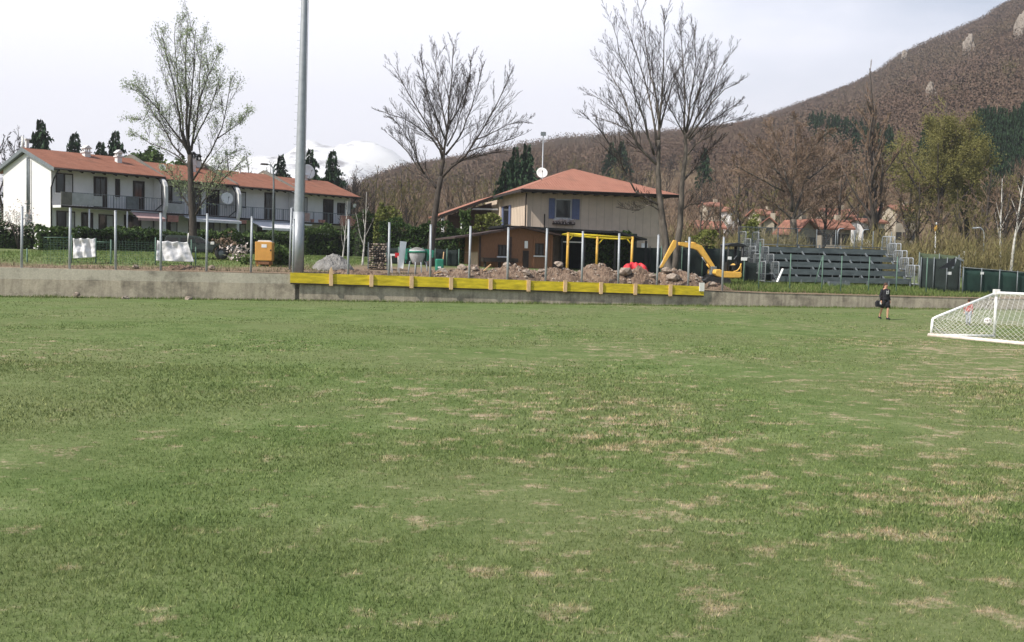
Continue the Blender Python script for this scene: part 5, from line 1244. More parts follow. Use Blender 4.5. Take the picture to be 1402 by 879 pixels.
for a,b_ in (((60,325),(97,325)),((131,331),(152,332))):
    x0_,z0_ = FW.hit(*a,2.75); x1_,z1_ = FW.hit(*b_,2.75); g = MB(); g.tube([(x0_,0,z0_),(x1_,0,z1_)], .022, 6); g.build('rail', M['greenpost'], e)
x0_,z0_ = FW.hit(60,325,2.75); x1_,_ = FW.hit(268,325,2.75); g = MB()
for z in np.arange(1.55,z0_-.02,.12): g.beam((x0_,0,z),(x1_,0,z),.008)
for x in np.arange(x0_,x1_,.16): g.beam((x,.006,1.5),(x,.006,z0_-.03),.008)
g.build('wire_mesh', M['greenpost'], e)
# ---- off road car, seen from its side
cx0,cz0 = FW.hit(222,357,8.0); cx1,_ = FW.hit(332,357,8.0); oc = FW.w(cx0,8.0,0); zc = T(*FW.w((cx0+cx1)/2,8.8,0)[:2]); Lc = cx1-cx0; Hc = FW.hit(270,323,8.0)[1]-zc
e = empty('off_road_car', (oc.x,oc.y,zc), WA, 'dark off road car parked nose right in front of the hedge', 'car')
def cx(px): return FW.hit(px,340,8.0)[0]-cx0
Wc = 1.7
body = [(cx(222),.42),(cx(222),.98*Hc/1.6),(cx(224),1.08*Hc/1.6)]+[(cx(292),1.08*Hc/1.6),(cx(322),.98*Hc/1.6),(cx(331),.85*Hc/1.6),(cx(332),.42)]
def arch(c,r=.50,zb=.42): return [(c+r*math.cos(t),max(zb,.38+r*math.sin(t))) for t in [math.pi*k/8 for k in range(9)]]
f_ = cx(303); r_ = cx(243)
poly = body[:]+[(p_[0],p_[1]) for p_ in arch(f_)]+[(p_[0],p_[1]) for p_ in arch(r_)]
g = MB(); g.prism(poly,'y',0,Wc); g.build('body', M['darkgreen_car'], e, .02)
g = MB(); g.prism([(cx(224),1.085*Hc/1.6),(cx(227),Hc-.06),(cx(231),Hc),(cx(268),Hc),(cx(273),Hc-.04),(cx(289),1.085*Hc/1.6)],'y',.06,Wc-.06); g.build('cabin', M['darkgreen_car'], e, .02)
for a,b_,c,d_ in ((227,244,228,243),(247,264,247,264),(267,284,267,273)):
    g = MB(); z0_=1.12*Hc/1.6; g.prism([(cx(a),z0_),(cx(b_),z0_),(cx(d_),Hc-.12),(cx(c),Hc-.12)],'y',.045,.058); g.build('window', M['glass'], e)
for c in (f_,r_):
    for y in (.02,Wc-.24):
        g = MB(); Mx = Matrix.Translation((c,y,.38)) @ Matrix.Rotation(-math.pi/2,4,'X'); g.lathe([(.20,.0),(.36,0),(.385,.04),(.385,.18),(.36,.22),(.2,.22)],24,Mx); w_ = g.build('wheel', M['rubber'], e)
        g = MB(); g.lathe([(0,.03),(.12,.02),(.2,.05),(.2,.16),(0,.17)],16,Mx); g.build('rim', M['steeldull'], w_)
g = MB(); g.box(cx(291)-.1,cx(291)+.1,-.2,-.03,1.02*Hc/1.6,1.22*Hc/1.6); g.build('wing_mirror', M['whitedirt'], e, .02)
g = MB(); g.tube([(cx(257),-.05,1.1*Hc/1.6),(cx(258),-.06,Hc+.15)],.03,6); g.build('snorkel', M['whitedirt'], e)
for z in (.6,): g = MB(); g.box(cx(246),cx(290),-.03,-.002,.5,.57); g.build('door_sill', M['dark'], e)
for px in (246,266): g = MB(); g.box(cx(px)-.006,cx(px)+.006,-.006,.001,.55,1.07*Hc/1.6); g.build('door_gap', M['dark'], e)
g = MB(); g.box(cx(248),cx(251),-.03,-.003,.9,.94); g.box(cx(268),cx(271),-.03,-.003,.9,.94); g.build('door_handle', M['dark'], e)
g = MB(); g.box(cx(331),cx(334),.1,Wc-.1,.45,.62); g.build('bumper', M['dark'], e)
# ---- orange compressor
bx0,bz0 = FW.hit(349,352,3.4); oc = FW.w(bx0,3.4,0); zc = T(oc.x,oc.y); e = empty('compressor', (oc.x,oc.y,zc), WA-.1, 'orange box shaped site compressor on short legs beside the car', 'compressor')
w_ = FW.hit(372.5,352,3.4)[0]-bx0; ht = FW.hit(360,331,3.4)[1]-zc; dl = 1.5
g = MB(); g.box(0,w_,0,dl,.32,ht); g.build('housing', M['orange'], e, .03)
g = MB(); g.prism([(w_*.12,ht+.002),(w_*.2,ht+.09),(w_*.8,ht+.09),(w_*.92,ht+.002)],'y',.1,dl-.1); g.build('lid', M['whitedirt'], e)
g = MB(); g.box(w_*.38,w_*.68,-.012,-.001,ht-.32,ht-.14); g.build('label_plate', M['white'], e)
g = MB(); g.box(w_*.88,w_*.96,-.02,-.001,ht-.50,ht-.42); g.build('latch', M['dark'], e)
for x in (.12,w_-.12):
    for y in (.15,dl-.15): g = MB(); g.box(x-.05,x+.05,y-.05,y+.05,-.1,.318); g.build('leg', M['orange'], e)
g = MB(); g.box(.02,w_-.02,.1,.16,.10,.30); g.box(.15,w_-.15,.02,.06,.12,.26); g.build('undertray', M['shed'], e)
for k in range(5): g = MB(); g.box(-.012,-.001,.3+k*.2,.38+k*.2,.5,ht-.3); g.build('vent', M['dark'], e)
# ---- street lamp in front of the third house
p = P(372,226,70); z0 = T(p.x,p.y); e = empty('street_lamp',(p.x,p.y,z0),0,'thin old street lamp with a curved top in front of the third house','street lamp')
g = MB(); h = p.z-z0; g.tube([(.15,0,-.2),(.15,0,h*.8),(.10,0,h-.2),(-.05,0,h),(-.3,0,h+.05)], [.09,.06,.05,.045,.04], 8); g.build('pole', M['steeldull'], e)
g = MB(); g.prism([(-.75,h+.0),(-.3,h-.02),(-.25,h+.09),(-.7,h+.11)],'y',-.12,.12); g.build('lamp_head', M['darkwood'], e)
# ---- firewood stack
a0 = FW.hit(505,362,4.6); a1 = FW.hit(529,362,4.6); oc = FW.w(a0[0],4.6,0); zc = T(oc.x,oc.y); e = empty('firewood_stack',(oc.x,oc.y,zc),WA,'stacked split firewood with pale cut ends left of the mixer','firewood')
zt_ = FW.hit(515,334,4.6)[1]-zc; w_ = a1[0]-a0[0]; rg = random.Random(3); z = .12; n_=0
while z < zt_:
    x = .06
    while x < w_:
        r_ = rg.uniform(.05,.085); 
        if n_ < 95: g = MB(); g.tube([(x,rg.uniform(-.05,.05),z),(x,.5,z)], r_, 6); g.build('log', M['bark'] if rg.random()<.55 else M['rock'], e); n_ += 1
        x += r_*2+.015
    z += .135
for x in (-.04,w_+.04): g = MB(); g.box(x-.03,x+.03,.0,.06,-.2,zt_+.1); g.build('stack_post', M['steeldull'], e)
# ---- leaning white board
b = [FW.hit(545,366,3.0),FW.hit(552,368,3.0),FW.hit(558,331,3.0),FW.hit(549,330,3.0)]; g = MB(); x00,z00 = b[0]
g.add([(x-x00, yy+tt, z-z00) for yy in (0,.05) for (x,z),tt in zip(b,(0,0,.35,.35))], [(0,1,2,3),(7,6,5,4),(0,4,5,1),(1,5,6,2),(2,6,7,3),(3,7,4,0)])
o = g.build('white_board', M['white'], loc=FW.w(x00,3.0,z00)); o.rotation_euler.z = WA; tag(o,'tall narrow white board leaning beside the concrete mixer','board')
# ---- red and white trestle behind the board
a0 = FW.hit(534,350,3.6); oc = FW.w(a0[0],3.6,0); zc = T(oc.x,oc.y); e = empty('trestle',(oc.x,oc.y,zc),WA,'small red and white site trestle left of the leaning white board','trestle'); h = FW.hit(540,348,3.6)[1]-zc; w_ = FW.hit(546,350,3.6)[0]-a0[0]
g = MB(); g.box(-.1,w_*.55,-.04,.0,h-.10,h+.02); g.build('white_stripe', M['white'], e); g = MB(); g.box(w_*.55+.002,w_+.05,-.04,0,h-.18,h+.08); g.build('red_stripe', M['red'], e)
for x in (.05,w_-.05): 
    for y in (-.35,.3): g = MB(); g.beam((x,-.02,h-.1),(x+.05,y,-.1),.05,.04); g.build('leg', M['whitedirt'], e)
# ---- concrete mixer
a0 = FW.hit(571,350,3.0); oc = FW.w(a0[0],3.0,0); zc = T(oc.x,oc.y); e = empty('concrete_mixer',(oc.x,oc.y,zc),WA,'concrete mixer with pale grey drum in a green frame behind the boards','concrete mixer')
k_ = 1400/60.; zt_ = FW.hit(571,342,3.0)[1]-zc; zb_ = FW.hit(571,363,3.0)[1]-zc; zb_ = max(zb_,.35); H_ = zt_-zb_
Mx = Matrix.Translation((0,0,zb_))
g = MB(); g.lathe([(.0,0),(.16,.0),(.30,H_*.22),(.43,H_*.55),(.47,H_*.85),(.46,H_),(.40,H_),(.36,H_*.7),(0,H_*.6)],28,Mx); d_ = g.build('drum', M['curtain'], e)
g = MB(); g.lathe([(.475,H_*.80),(.50,H_*.80),(.50,H_*.92),(.475,H_*.92)],28,Mx); g.build('gear_ring', M['greenpaint'], d_)
g = MB(); g.lathe([(.44,H_+.005),(.30,H_+.08),(.12,H_+.14),(.0,H_+.15)],20,Mx); g.build('sand_fill', M['gravel'], d_)
g = MB(); g.box(-.66,-.56,-.08,.08,zb_+.3,zt_+.05); g.box(-.56,.56,-.06,.06,zt_+.0,zt_+.06); g.box(.54,.66,-.10,.10,zb_+.25,zt_+.05); g.build('yoke', M['greenpaint'], e)
g = MB(); g.prism([(.66,zb_+.35),(.92,zb_+.45),(.95,zt_-.02),(.66,zt_+.02)],'y',-.22,.22); g.build('motor_box', M['greenpaint'], e, .03)
for x,y in ((-.5,-.3),(-.15,-.42),(.2,-.42),(.55,-.3),(0,.4)): g = MB(); g.tube([(x*1.1,y,-.15),(x*.9,y*.8,zb_+.15),(x*.8,y*.3,zb_+.20)], .035, 6); g.build('leg', M['steelpale'], e)
g = MB(); Mw = Matrix.Translation((-.62,-.1,zb_+.35)) @ Matrix.Rotation(math.pi/2,4,'Y')
for k in range(16):
    t = 2*math.pi*k/16; t2 = 2*math.pi*(k+1)/16; g.tube([Mw @ Vector((.24*math.cos(t),.24*math.sin(t),-.04)), Mw @ Vector((.24*math.cos(t2),.24*math.sin(t2),-.04))], .015, 5)
g.build('hand_wheel', M['greenpaint'], e)
# ---- green petrol pump machine
a0 = FW.hit(601,368,2.4); oc = FW.w(a0[0],2.4,0); zc = T(oc.x,oc.y); e = empty('site_pump',(oc.x,oc.y,zc),WA,'small teal green site machine right of the post beside the bare tree','machine'); h = FW.hit(601,352,2.4)[1]-zc
g = MB(); g.box(-.2,.24,-.2,.25,.25,h*.9); g.build('housing', M['greenpaint'], e, .06)
g = MB(); g.box(-.10,.08,-.215,-.201,.4,.5); g.build('plate', M['white'], e)
for x in (-.15,.15): g = MB(); g.tube([(x,0,.0),(x,0,.26)], .04, 6); g.build('leg', M['dark'], e)
g = MB(); g.tube([(.18,0,.3),(.26,0,h+.30)], .03, 6); g.build('handle', M['shed2'], e)
# ---- excavator
def EX(px,py,ly=0): x,z = EF.hit(px,py,ly); return x,z
pc = P(985,388,63.5); zc = T(pc.x,pc.y); EF = Fr(pc.x,pc.y,zc,WA-.05); e = empty('mini_excavator',(pc.x,pc.y,zc),EF.a,'yellow mini excavator with dark canopy cab, its arm reaching to the twin trunk tree','excavator')
tw = .32
for y in (.0,1.05):
    x0_ = EX(966,385)[0]; x1_ = EX(1001,385)[0]; h = .42; r_ = h/2; pts = [(x1_-r_+r_*math.cos(t),r_+.02+r_*math.sin(t)) for t in np.linspace(-math.pi/2,math.pi/2,9)]+[(x0_+r_-r_*math.cos(t),r_+.02+r_*math.sin(t)) for t in np.linspace(math.pi/2,-math.pi/2,9)]
    g = MB(); g.prism(pts,'y',y,y+tw); tr_ = g.build('track', M['rubber'], e, .012)
    g = MB(); n_ = 24
    for k in range(n_):
        x = x0_+r_+(x1_-x0_-2*r_)*(k+.5)/n_*1.0
        for zz in (0.0,h+.02): g.box(x-.02,x+.02,y+.01,y+tw-.01,zz-.003,zz+.025)
    g.build('track_pads', M['rubber'], tr_)
    for k in range(5): x = x0_+r_+(x1_-x0_-2*r_)*k/4; g = MB(); g.lathe([(0,-.012),(.10 if 0<k<4 else .15,-.012),(.10 if 0<k<4 else .15,.01)],14,Matrix.Translation((x,y,.22))@Matrix.Rotation(math.pi/2,4,'X')); g.build('roller', M['steeldull'], tr_)
g = MB(); g.box(EX(975,380)[0],EX(994,380)[0],.3,1.07,.28,.62); g.build('undercarriage', M['dark'], e)
xb0,zt_ = EX(976,369,.2); xb1,zb_ = EX(1014,381,.2)
g = MB(); z1=EX(990,371,.2)[1]; z0_=EX(990,380.5,.2)[1]; L_ = xb1-xb0
g.prism([(xb0+.05,z0_+.28),(xb0+.12,z1+.08),(xb0+.4,z1+.10),(xb0+.75,z1-.02),(xb1-.08,z1-.03),(xb1,z1-.12),(xb1,z0_+.10),(xb1-.12,z0_+.02),(xb0+.6,z0_),(xb0+.2,z0_+.1)],'y',.0,1.35); g.build('body', M['exyellow'], e, .05)
g = MB(); xq=EX(1004,366,.2)[0]; g.prism([(xq,z1-.03),(xq+.15,z1+.30),(xq+.42,z1+.50),(xb1-.02,z1+.42),(xb1-.02,z1-.03)],'y',.75,1.30); g.build('engine_cover', M['exyellow'], e, .04)
g = MB(); pts = [Vector((xq+.62*math.sin(t)*.75-.02, .05, z1-.02+.55*(1-math.cos(t)))) for t in np.linspace(0,1.5,7)]; g.tube(pts,.045,6); g.tube([(xb1-.05,.05,z1-.05),(xq+.42,.05,z1+.46)],.04,6); g.build('guard_rail', M['exyellow'], e)
xc0 = EX(995,350,.3)[0]; xc1 = EX(1017,350,.3)[0]; zr = EX(1005,334,.3)[1]
for x,y in ((xc0,.1),(xc0,1.2),(xc1-.12,.1),(xc1-.12,1.2)): g = MB(); g.tube([(x,y,z1),(x+.02,y,zr-.06)], .05 if x == xc0 else .10, 6); g.build('canopy_post', M['dark'], e)
g = MB(); g.prism([(xc0-.1,zr-.10),(xc0+.1,zr+.02),(xc0+.6,zr+.07),(xc1-.1,zr+.0),(xc1+.16,zr-.12),(xc1+.10,zr-.16),(xc0,zr-.15)],'y',-.02,1.3); g.build('canopy', M['dark'], e, .03)
g = MB(); g.box(xc0+.42,xc0+.85,.4,.95,z1+.02,z1+.38); g.box(xc0+.78,xc0+.92,.4,.95,z1+.38,z1+.95); g.build('seat', M['dark'], e, .05)
g = MB(); g.box(xc0+.08,xc0+.22,.35,1.0,z1,z1+.55); g.tube([(xc0+.3,.4,z1+.5),(xc0+.36,.4,z1+.85)],.025,6); g.tube([(xc0+.3,.95,z1+.5),(xc0+.36,.95,z1+.85)],.025,6); g.build('control_console', M['dark'], e)
g = MB(); g.box(xc1-.22,xc1+.16,-.01,.04,z1+.68,z1+.88); g.build('number_plate', M['white'], e); g = MB(); g.box(xc0-.03,xc0+.2,.0,.05,z1+.72,z1+.90); g.build('mirror', M['white'], e)
g = MB(); g.beam((xc0+.55,.45,z1+.75),(xc0+.75,.45,z1+.98),.04,.04); g.build('lever', M['steel'], e)
by = .62
def b2(px,py): x,z = EX(px,py,by); return Vector((x,by,z))
J0,J1,J2,J3 = b2(977,367),b2(957,339),b2(929,333.5),b2(904,367)
def limb(pts, w0, yw, name, m_, hs):
    g = MB(); up_ = []; dn = []
    for i,p_ in enumerate(pts):
        d = (pts[min(i+1,len(pts)-1)]-pts[max(i-1,0)]).normalized(); n_ = Vector((-d.z,0,d.x)); up_.append(p_+n_*hs[i]/2); dn.append(p_-n_*hs[i]/2)
    g.prism([(q.x,q.z) for q in up_+dn[::-1]],'y',by-yw/2,by+yw/2); return g.build(name, m_, e, .015)
limb([J0,J0.lerp(J1,.5),J1+Vector((.02,0,-.02)),J1.lerp(J2,.25)+Vector((0,0,.03)),J2], 0,.22,'boom',M['exyellow'],[.22,.32,.40,.34,.20])
g = MB(); g.box(J0.x-.22,J0.x+.15,by-.2,by+.2,J0.z-.42,J0.z+.10); g.build('boom_bracket', M['steeldull'], e, .03)
limb([b2(924,329),b2(922,336),b2(913,351),J3], 0,.18,'stick',M['exyellow'],[.18,.34,.24,.14])
for a,b_,r_,nm in ((b2(961,352),b2(973,369),.055,'boom_cylinder'),(b2(938,331),b2(953,333),.05,'stick_cylinder'),(b2(917,341),b2(902,367),.045,'bucket_cylinder')):
    g = MB(); m__ = a.lerp(b_,.55); g.tube([m__,b_], r_, 8); o = g.build(nm, M['exyellow'] if nm != 'bucket_cylinder' else M['steelpale'], e); g = MB(); g.tube([a,m__], r_*.55, 8); g.build('rod', M['steel'], o)
bx_ = J3.x; bz_ = J3.z; g = MB(); arc = [(bx_-.02,bz_+.05),(bx_+.20,bz_-.02),(bx_+.32,bz_-.22),(bx_+.26,bz_-.45),(bx_+.05,bz_-.58),(bx_-.22,bz_-.52),(bx_-.16,bz_-.46),(bx_+.03,bz_-.48),(bx_+.18,bz_-.40),(bx_+.22,bz_-.22),(bx_+.12,bz_-.08)]
g.prism(arc,'y',by-.25,by+.25); g.build('bucket', M['steeldull'], e)
x0_,z0_ = EX(958,381,.2); g = MB(); g.prism([(x0_-.05,.06),(x0_+.06,.06),(x0_+.02,.25),(x0_+.08,.48),(x0_-.02,.5),(x0_-.08,.28)],'y',-.1,1.5); g.build('dozer_blade', M['steeldull'], e)
for y in (.25,1.1): g = MB(); g.beam((x0_+.02,y,.25),(EX(978,380)[0],y,.33),.08,.1); g.build('blade_arm', M['steeldull'], e)
# ---- dark netting fence behind the excavator
def netfence(label, a, b_, d0, d1, posts, hgt, m_='net', cap=None, pm='greenpost', zb=None):
    """a, b_ pixel top points; d0,d1 distance behind the wall at each end"""
    x0_,z0_ = FW.hit(*a,d0); x1_,z1_ = FW.hit(*b_,d1); p0 = FW.w(x0_,d0,0); p1 = FW.w(x1_,d1,0); L = (p1-p0).length; ang = math.atan2(p1.y-p0.y,p1.x-p0.x)
    e = empty('net_fence',(p0.x,p0.y,0),ang,label,'fence'); g = MB(); n_ = max(12,int(L*5))
    for i in range(n_+1):
        t = i/n_; q = p0.lerp(p1,t); zg = T(q.x,q.y)-.12; zt_ = z0_+(z1_-z0_)*t; 
        for j in range(5):
            s = j/4; g.v.append((L*t, .05*math.sin(t*L*3.1)*(1-s*.5)+.06*noise.noise(Vector((t*L*1.4,s*2,d0))), zg+(zt_-zg-.03*abs(math.sin(t*L*1.6)))*s))
    g.f = [(i*5+j,(i+1)*5+j,(i+1)*5+j+1,i*5+j+1) for i in range(n_) for j in range(4)]; g.sm=[True]*len(g.f); o = g.build('net', M[m_], e); s_=o.modifiers.new('thick','SOLIDIFY'); s_.thickness=.01
    for k in range(posts):
        t = k/(posts-1); q = p0.lerp(p1,t); zg = T(q.x,q.y)-.2; zt_ = z0_+(z1_-z0_)*t; g = MB(); g.tube([(L*t,-.10,zg),(L*t,-.10,zt_+.06)],.035,6); g.build('post', M[pm], e)
    if cap: g = MB(); g.tube([(0,-.02,z0_),(L,-.02,z1_)],.03,6); g.build('top_rail', M[pm], e)
    return e
netfence('dark shade netting behind the excavator between the tree and the cab', (905,338),(1044,342), 9.5,9.5, 6, 2.3,'blacknet')
netfence('dark netting hung below and left of the stand stairs', (1018,358),(1066,362), 6.5,6.5, 3, 1.5,'blacknet')
netfence('dark green net fence running right behind the goal to the picture edge', (1318,366),(1440,376), 2.3,2.3, 6, 1.5,'net',1,'steeldull')
netfence('net fence piece with a sagging torn top between the stand and the gate', (1262,353),(1316,354), 4.2,2.4, 4, 1.8,'blacknet',None,'steeldull')
netfence('pale green net screen along the far path above the torn net', (1258,346),(1312,350), 14,14, 3, 1.0,'greennet2',None,'steeldull')
netfence('green net fence far behind the wall, left of the wooden shed', (512,338),(628,342), 12,12, 8, 2,'blacknet')
# torn flap and gate post
x,z = FW.hit(1302,358,2.2); p = FW.w(x,2.2,0); e = empty('torn_net_flap',(p.x,p.y,z),WA,'dark torn net flap folded over a leaning pale post','net flap')
def fl(px,py,y=0): a,b_ = FW.hit(px,py,2.2+y); return Vector((a-x,y,b_-z))
g = MB(); g.add([fl(1284,368,-.2),fl(1300,358,-.1),fl(1308,352),fl(1307,364,-.1),fl(1299,366,-.15),fl(1294,368,-.25)],[(0,1,4,5),(1,2,3,4)]); o = g.build('flap', M['dark'], e); s_=o.modifiers.new('thick','SOLIDIFY'); s_.thickness=.02
g = MB(); g.beam(fl(1304,368),fl(1309,355),.09,.06); g.beam(fl(1309,353),fl(1319,357,.1),.06,.10); g.build('bent_bracket', M['steelpale'], e)
g = MB(); g.box(fl(1296,374).x,fl(1301,374).x,-.12,-.08,fl(1296,376).z,fl(1296,372).z); g.build('white_tag', M['white'], e)
x,z = FW.hit(1345,374,2.0); p = FW.w(x,2.0,0); g = MB(); g.box(-.12,.12,0,.02,-.08,.08); o = g.build('white_tag', M['white'], loc=(p.x,p.y,z)); o.rotation_euler.z = WA; tag(o,'small white tag on the net fence above the goal','tag')
# ---- thin green fence posts in front of the stand
for px,pt,lb in ((1041,332,'left of the stand stairs, beyond the excavator'),(1083,348,'in front of the left end of the stand seats'),(1127,350,'second from the stand stairs, in front of the seats'),(1153,351,'in front of the middle of the stand'),(1191,352,'in front of the stand, left of the person in black'),(1229,352,'in front of the stand, right of the person in black'),(1270,353,'just right of the stand')):
    d = 1.4; x,z = FW.hit(px,pt,d); p = FW.w(x,d,0); zg = T(p.x,p.y); e = empty('green_fence_post',(p.x,p.y,zg),WA,'thin green fence post '+lb,'fence post','thin green posts before the stand'); 
    g = MB(); g.tube([(0,0,-.3),(0,0,z-zg)],.035,6); g.build('pole', M['greenpost'], e); g = MB(); g.lathe([(0,z-zg+.03),(.045,z-zg+.01),(.045,z-zg-.04)],8); g.build('cap', M['greenpost'], e)
x0_,z0_ = FW.hit(1116,388,1.5); x1_,z1_ = FW.hit(1127,352,1.5); p = FW.w(x0_,1.5,0); g = MB(); g.tube([(0,0,0),(x1_-x0_,.1,z1_-z0_)],.03,6); o = g.build('brace_post', M['greenpost'], loc=(p.x,p.y,z0_)); o.rotation_euler.z = WA; tag(o,'slanting green brace leaning against the second post before the stand','brace')
x0_,z0_ = FW.hit(1064,386,3.0); x1_,z1_ = FW.hit(1073,368,3.0); p = FW.w(x0_,3.0,0); g = MB(); g.beam((0,0,0),(x1_-x0_,.1,z1_-z0_),.14,.05); o = g.build('white_plank', M['white'], loc=(p.x,p.y,z0_)); o.rotation_euler.z = WA; tag(o,'short white plank leaning at the foot of the stand stairs','plank')
M['steeldull2'] = mat('weathered_steel', (.24,.255,.26), .55, .2, 5, metal=.2)
# ============================================================ STAND
q0 = P(1066,388,66.5); zc = T(q0.x,q0.y); STF = Fr(q0.x,q0.y,zc,WA); e = empty('spectator_stand',(q0.x,q0.y,zc),WA,'small grey steel spectator stand with five rows and stair rails at both ends','stand')
TW = STF.hit(1250,388)[0]; TR, TD = .48, .72
z5 = STF.hit(1150,336,TD*4.5)[1]; TR = (z5-.25)/5
for k in range(5):
    y = k*TD; zz = .30+k*TR*.98
    g = MB(); g.box(0,TW,y+.25,y+.62,zz+.20,zz+.25); g.build('seat_plank', M['standpanel'], e)
    g = MB(); g.box(0,TW,y+.20,y+.235,zz-.10,zz+.22); g.build('front_board', M['standpanel'], e)
    g = MB(); g.box(0,TW,y+.63,y+TD+.2,zz-.06,zz-.01); g.build('foot_plank', M['steeldull'], e)
g = MB(); g.box(-.05,TW+.05,TD*5+.02,TD*5+.04,-.2,.3+4.5*TR); g.build('shade_backing', M['blacknet'], e)  # added black sheet, stands in for the shade beneath the rows
n_ = 7
for k in range(n_):
    x = .1+(TW-.2)*k/(n_-1); g = MB()
    g.beam((x,.15,.1),(x,TD*5,.30+4.6*TR),.06,.10); g.beam((x,TD*5,-.3),(x,TD*5,.30+4.9*TR),.07); g.beam((x,.15,-.3),(x,.15,.35),.07); g.beam((x,TD*2.5,-.3),(x,TD*2.5,.3+2.4*TR),.06); g.beam((x,.2,0),(x,TD*5,.02),.05)
    g.build('support_frame', M['steeldull'], e)
def guard(x0_, out, name='stair_guard'):
    for k in range(5):
        y0_ = k*TD-.05; y1_ = y0_+TD+.22; zb_ = .22+k*TR; zt_ = zb_+1.25; g = MB(); c = .09; X_ = x0_
        pts = [(X_,y0_,zb_-(.6 if k==0 else .0)),(X_,y0_,zt_-c),(X_,y0_+c*.3,zt_-c*.3),(X_,y0_+c,zt_),(X_,y1_-c,zt_),(X_,y1_,zt_-c),(X_,y1_,zb_)]
        g.tube(pts,.035,6); g.tube([(X_,y0_,zb_),(X_,y1_,zb_)],.03,6); o = g.build(name, M['steelpale'] if out > 0 else M['steeldull2'], e)
        g = MB(); 
        for y in np.arange(y0_+.08,y1_,.11): g.beam((X_,y,zb_),(X_,y,zt_-.02),.006)
        for z in np.arange(zb_+.1,zt_,.12): g.beam((X_+.008,y0_,z),(X_+.008,y1_,z),.005)
        g.build('guard_mesh', M['steelpale'], o)
guard(TW+.05, 1); guard(TW+.42,1); guard(-.05,-1); guard(-1.0,-1)
# landings of the stairs
for x0_,x1_ in ((TW+.08,TW+.39),(-.97,-.08)):
    for k in range(5): g = MB(); g.box(x0_,x1_,k*TD-.02,k*TD+TD-.03,.20+k*TR-.05,.20+k*TR); g.build('stair_tread', M['steeldull'], e)
yb = TD*5+.12; zb_ = .3+4.75*TR
g = MB(); xs_ = np.linspace(-1.1,TW+.75,9)
for x in xs_: g.tube([(x,yb,zb_-1.0),(x,yb,zb_+1.15)],.032,6)
g.tube([(-1.1,yb,zb_+1.15),(TW*.42,yb,zb_+1.15)],.03,6); g.tube([(-1.1,yb,zb_),(TW+.75,yb,zb_)],.03,6); g.build('back_rail', M['steeldull'], e)
g = MB(); 
for x in np.arange(-1.1,TW*.62,.10): g.beam((x,yb+.01,zb_),(x,yb+.01,zb_+1.13),.009)
for z in np.arange(zb_+.1,zb_+1.1,.12): g.beam((-1.1,yb,z),(TW*.62,yb,z),.009)
g.build('back_mesh', M['steeldull'], e)
for px,l_ in ((1147,.45),(1181,.5)):
    x,_ = STF.hit(px,330,yb); g = MB(); h = zb_+1.25; g.tube([(x,yb+.05,zb_),(x,yb+.05,h-.25),(x+.06,yb+.05,h-.08),(x+.18,yb+.05,h),(x+l_,yb+.05,h+.02)],.04,8); g.build('hoop', M['steelpale'], e)
g = MB(); g.box(STF.hit(1135,385,-.4)[0],STF.hit(1163,385,-.4)[0],-.5,-.2,-.1,.28); g.build('step_box', M['steeldull'], e)
# small litter left on the stand
for px,py,y,s,lb in ((1201,363.5,1.9,.13,'white plastic bag left on the stand seats'),(1200,374,1.2,.07,'small white paper below the plastic bag on the stand')):
    x,z = STF.hit(px,py,y); p = STF.w(x,y,0); bm = bmesh.new(); bmesh.ops.create_icosphere(bm, subdivisions=2, radius=s)
    for v in bm.verts: v.co *= 1+.35*noise.noise(v.co*14); v.co.x *= 1.35; v.co.z *= .8
    me = bpy.data.meshes.new('litter'); bm.to_mesh(me); bm.free(); me.materials.append(M['white']); o = bpy.data.objects.new('litter_bag' if s > .1 else 'litter_paper', me); COL.objects.link(o); o.location = (p.x,p.y,z); tag(o, lb, 'litter')
# curved lamp posts and roadside posts at the right
for px,py,Y,h_,lb,cat_ in ((1348,312,95,0,'short curved grey lamp post left of the white birches','lamp post'),(1282,298,98,0,'yellow and white park lamp behind the green net','lamp post'),(1320,345,88,0,'white roadside post nearest the curved lamp','post'),(1335,345,90,0,'white roadside post farther right before the birches','post')):
    p = P(px,py+(6 if px==1282 else 0),Y); z0 = T(p.x,p.y); h = p.z-z0; e = empty('lamp_post' if cat_ != 'post' else 'roadside_post',(p.x,p.y,z0),0,lb,cat_); g = MB()
    if px == 1348:
        g.tube([(0,0,-.2),(0,0,h*.85),(-.1,0,h*.95),(-.35,0,h),(-.8,0,h)],.06,8); g.build('pole', M['steel'], e); g = MB(); g.box(-1.1,-.75,-.12,.12,h-.1,h+.04); g.build('lamp_head', M['steelpale'], e, .02)
    elif px == 1282:
        g.tube([(0,0,-.2),(0,0,h-.9)],.06,8); g.build('pole', M['white'], e); g = MB(); g.lathe([(0,h-.95),(.12,h-.85),(.14,h-.5),(.08,h-.3),(0,h-.3)],12); g.build('lamp_body', M['exyellow'], e); g = MB(); g.lathe([(0,h-.3),(.11,h-.28),(.12,h-.1),(0,h)],12); g.build('lamp_top', M['white'], e)
    else: g.tube([(0,0,-.2),(0,0,h)],.09,8); g.build('pole', M['white'], e); g = MB(); g.lathe([(0,h+.04),(.1,h+.02),(.1,h-.05)],8); g.build('cap', M['white'], e)
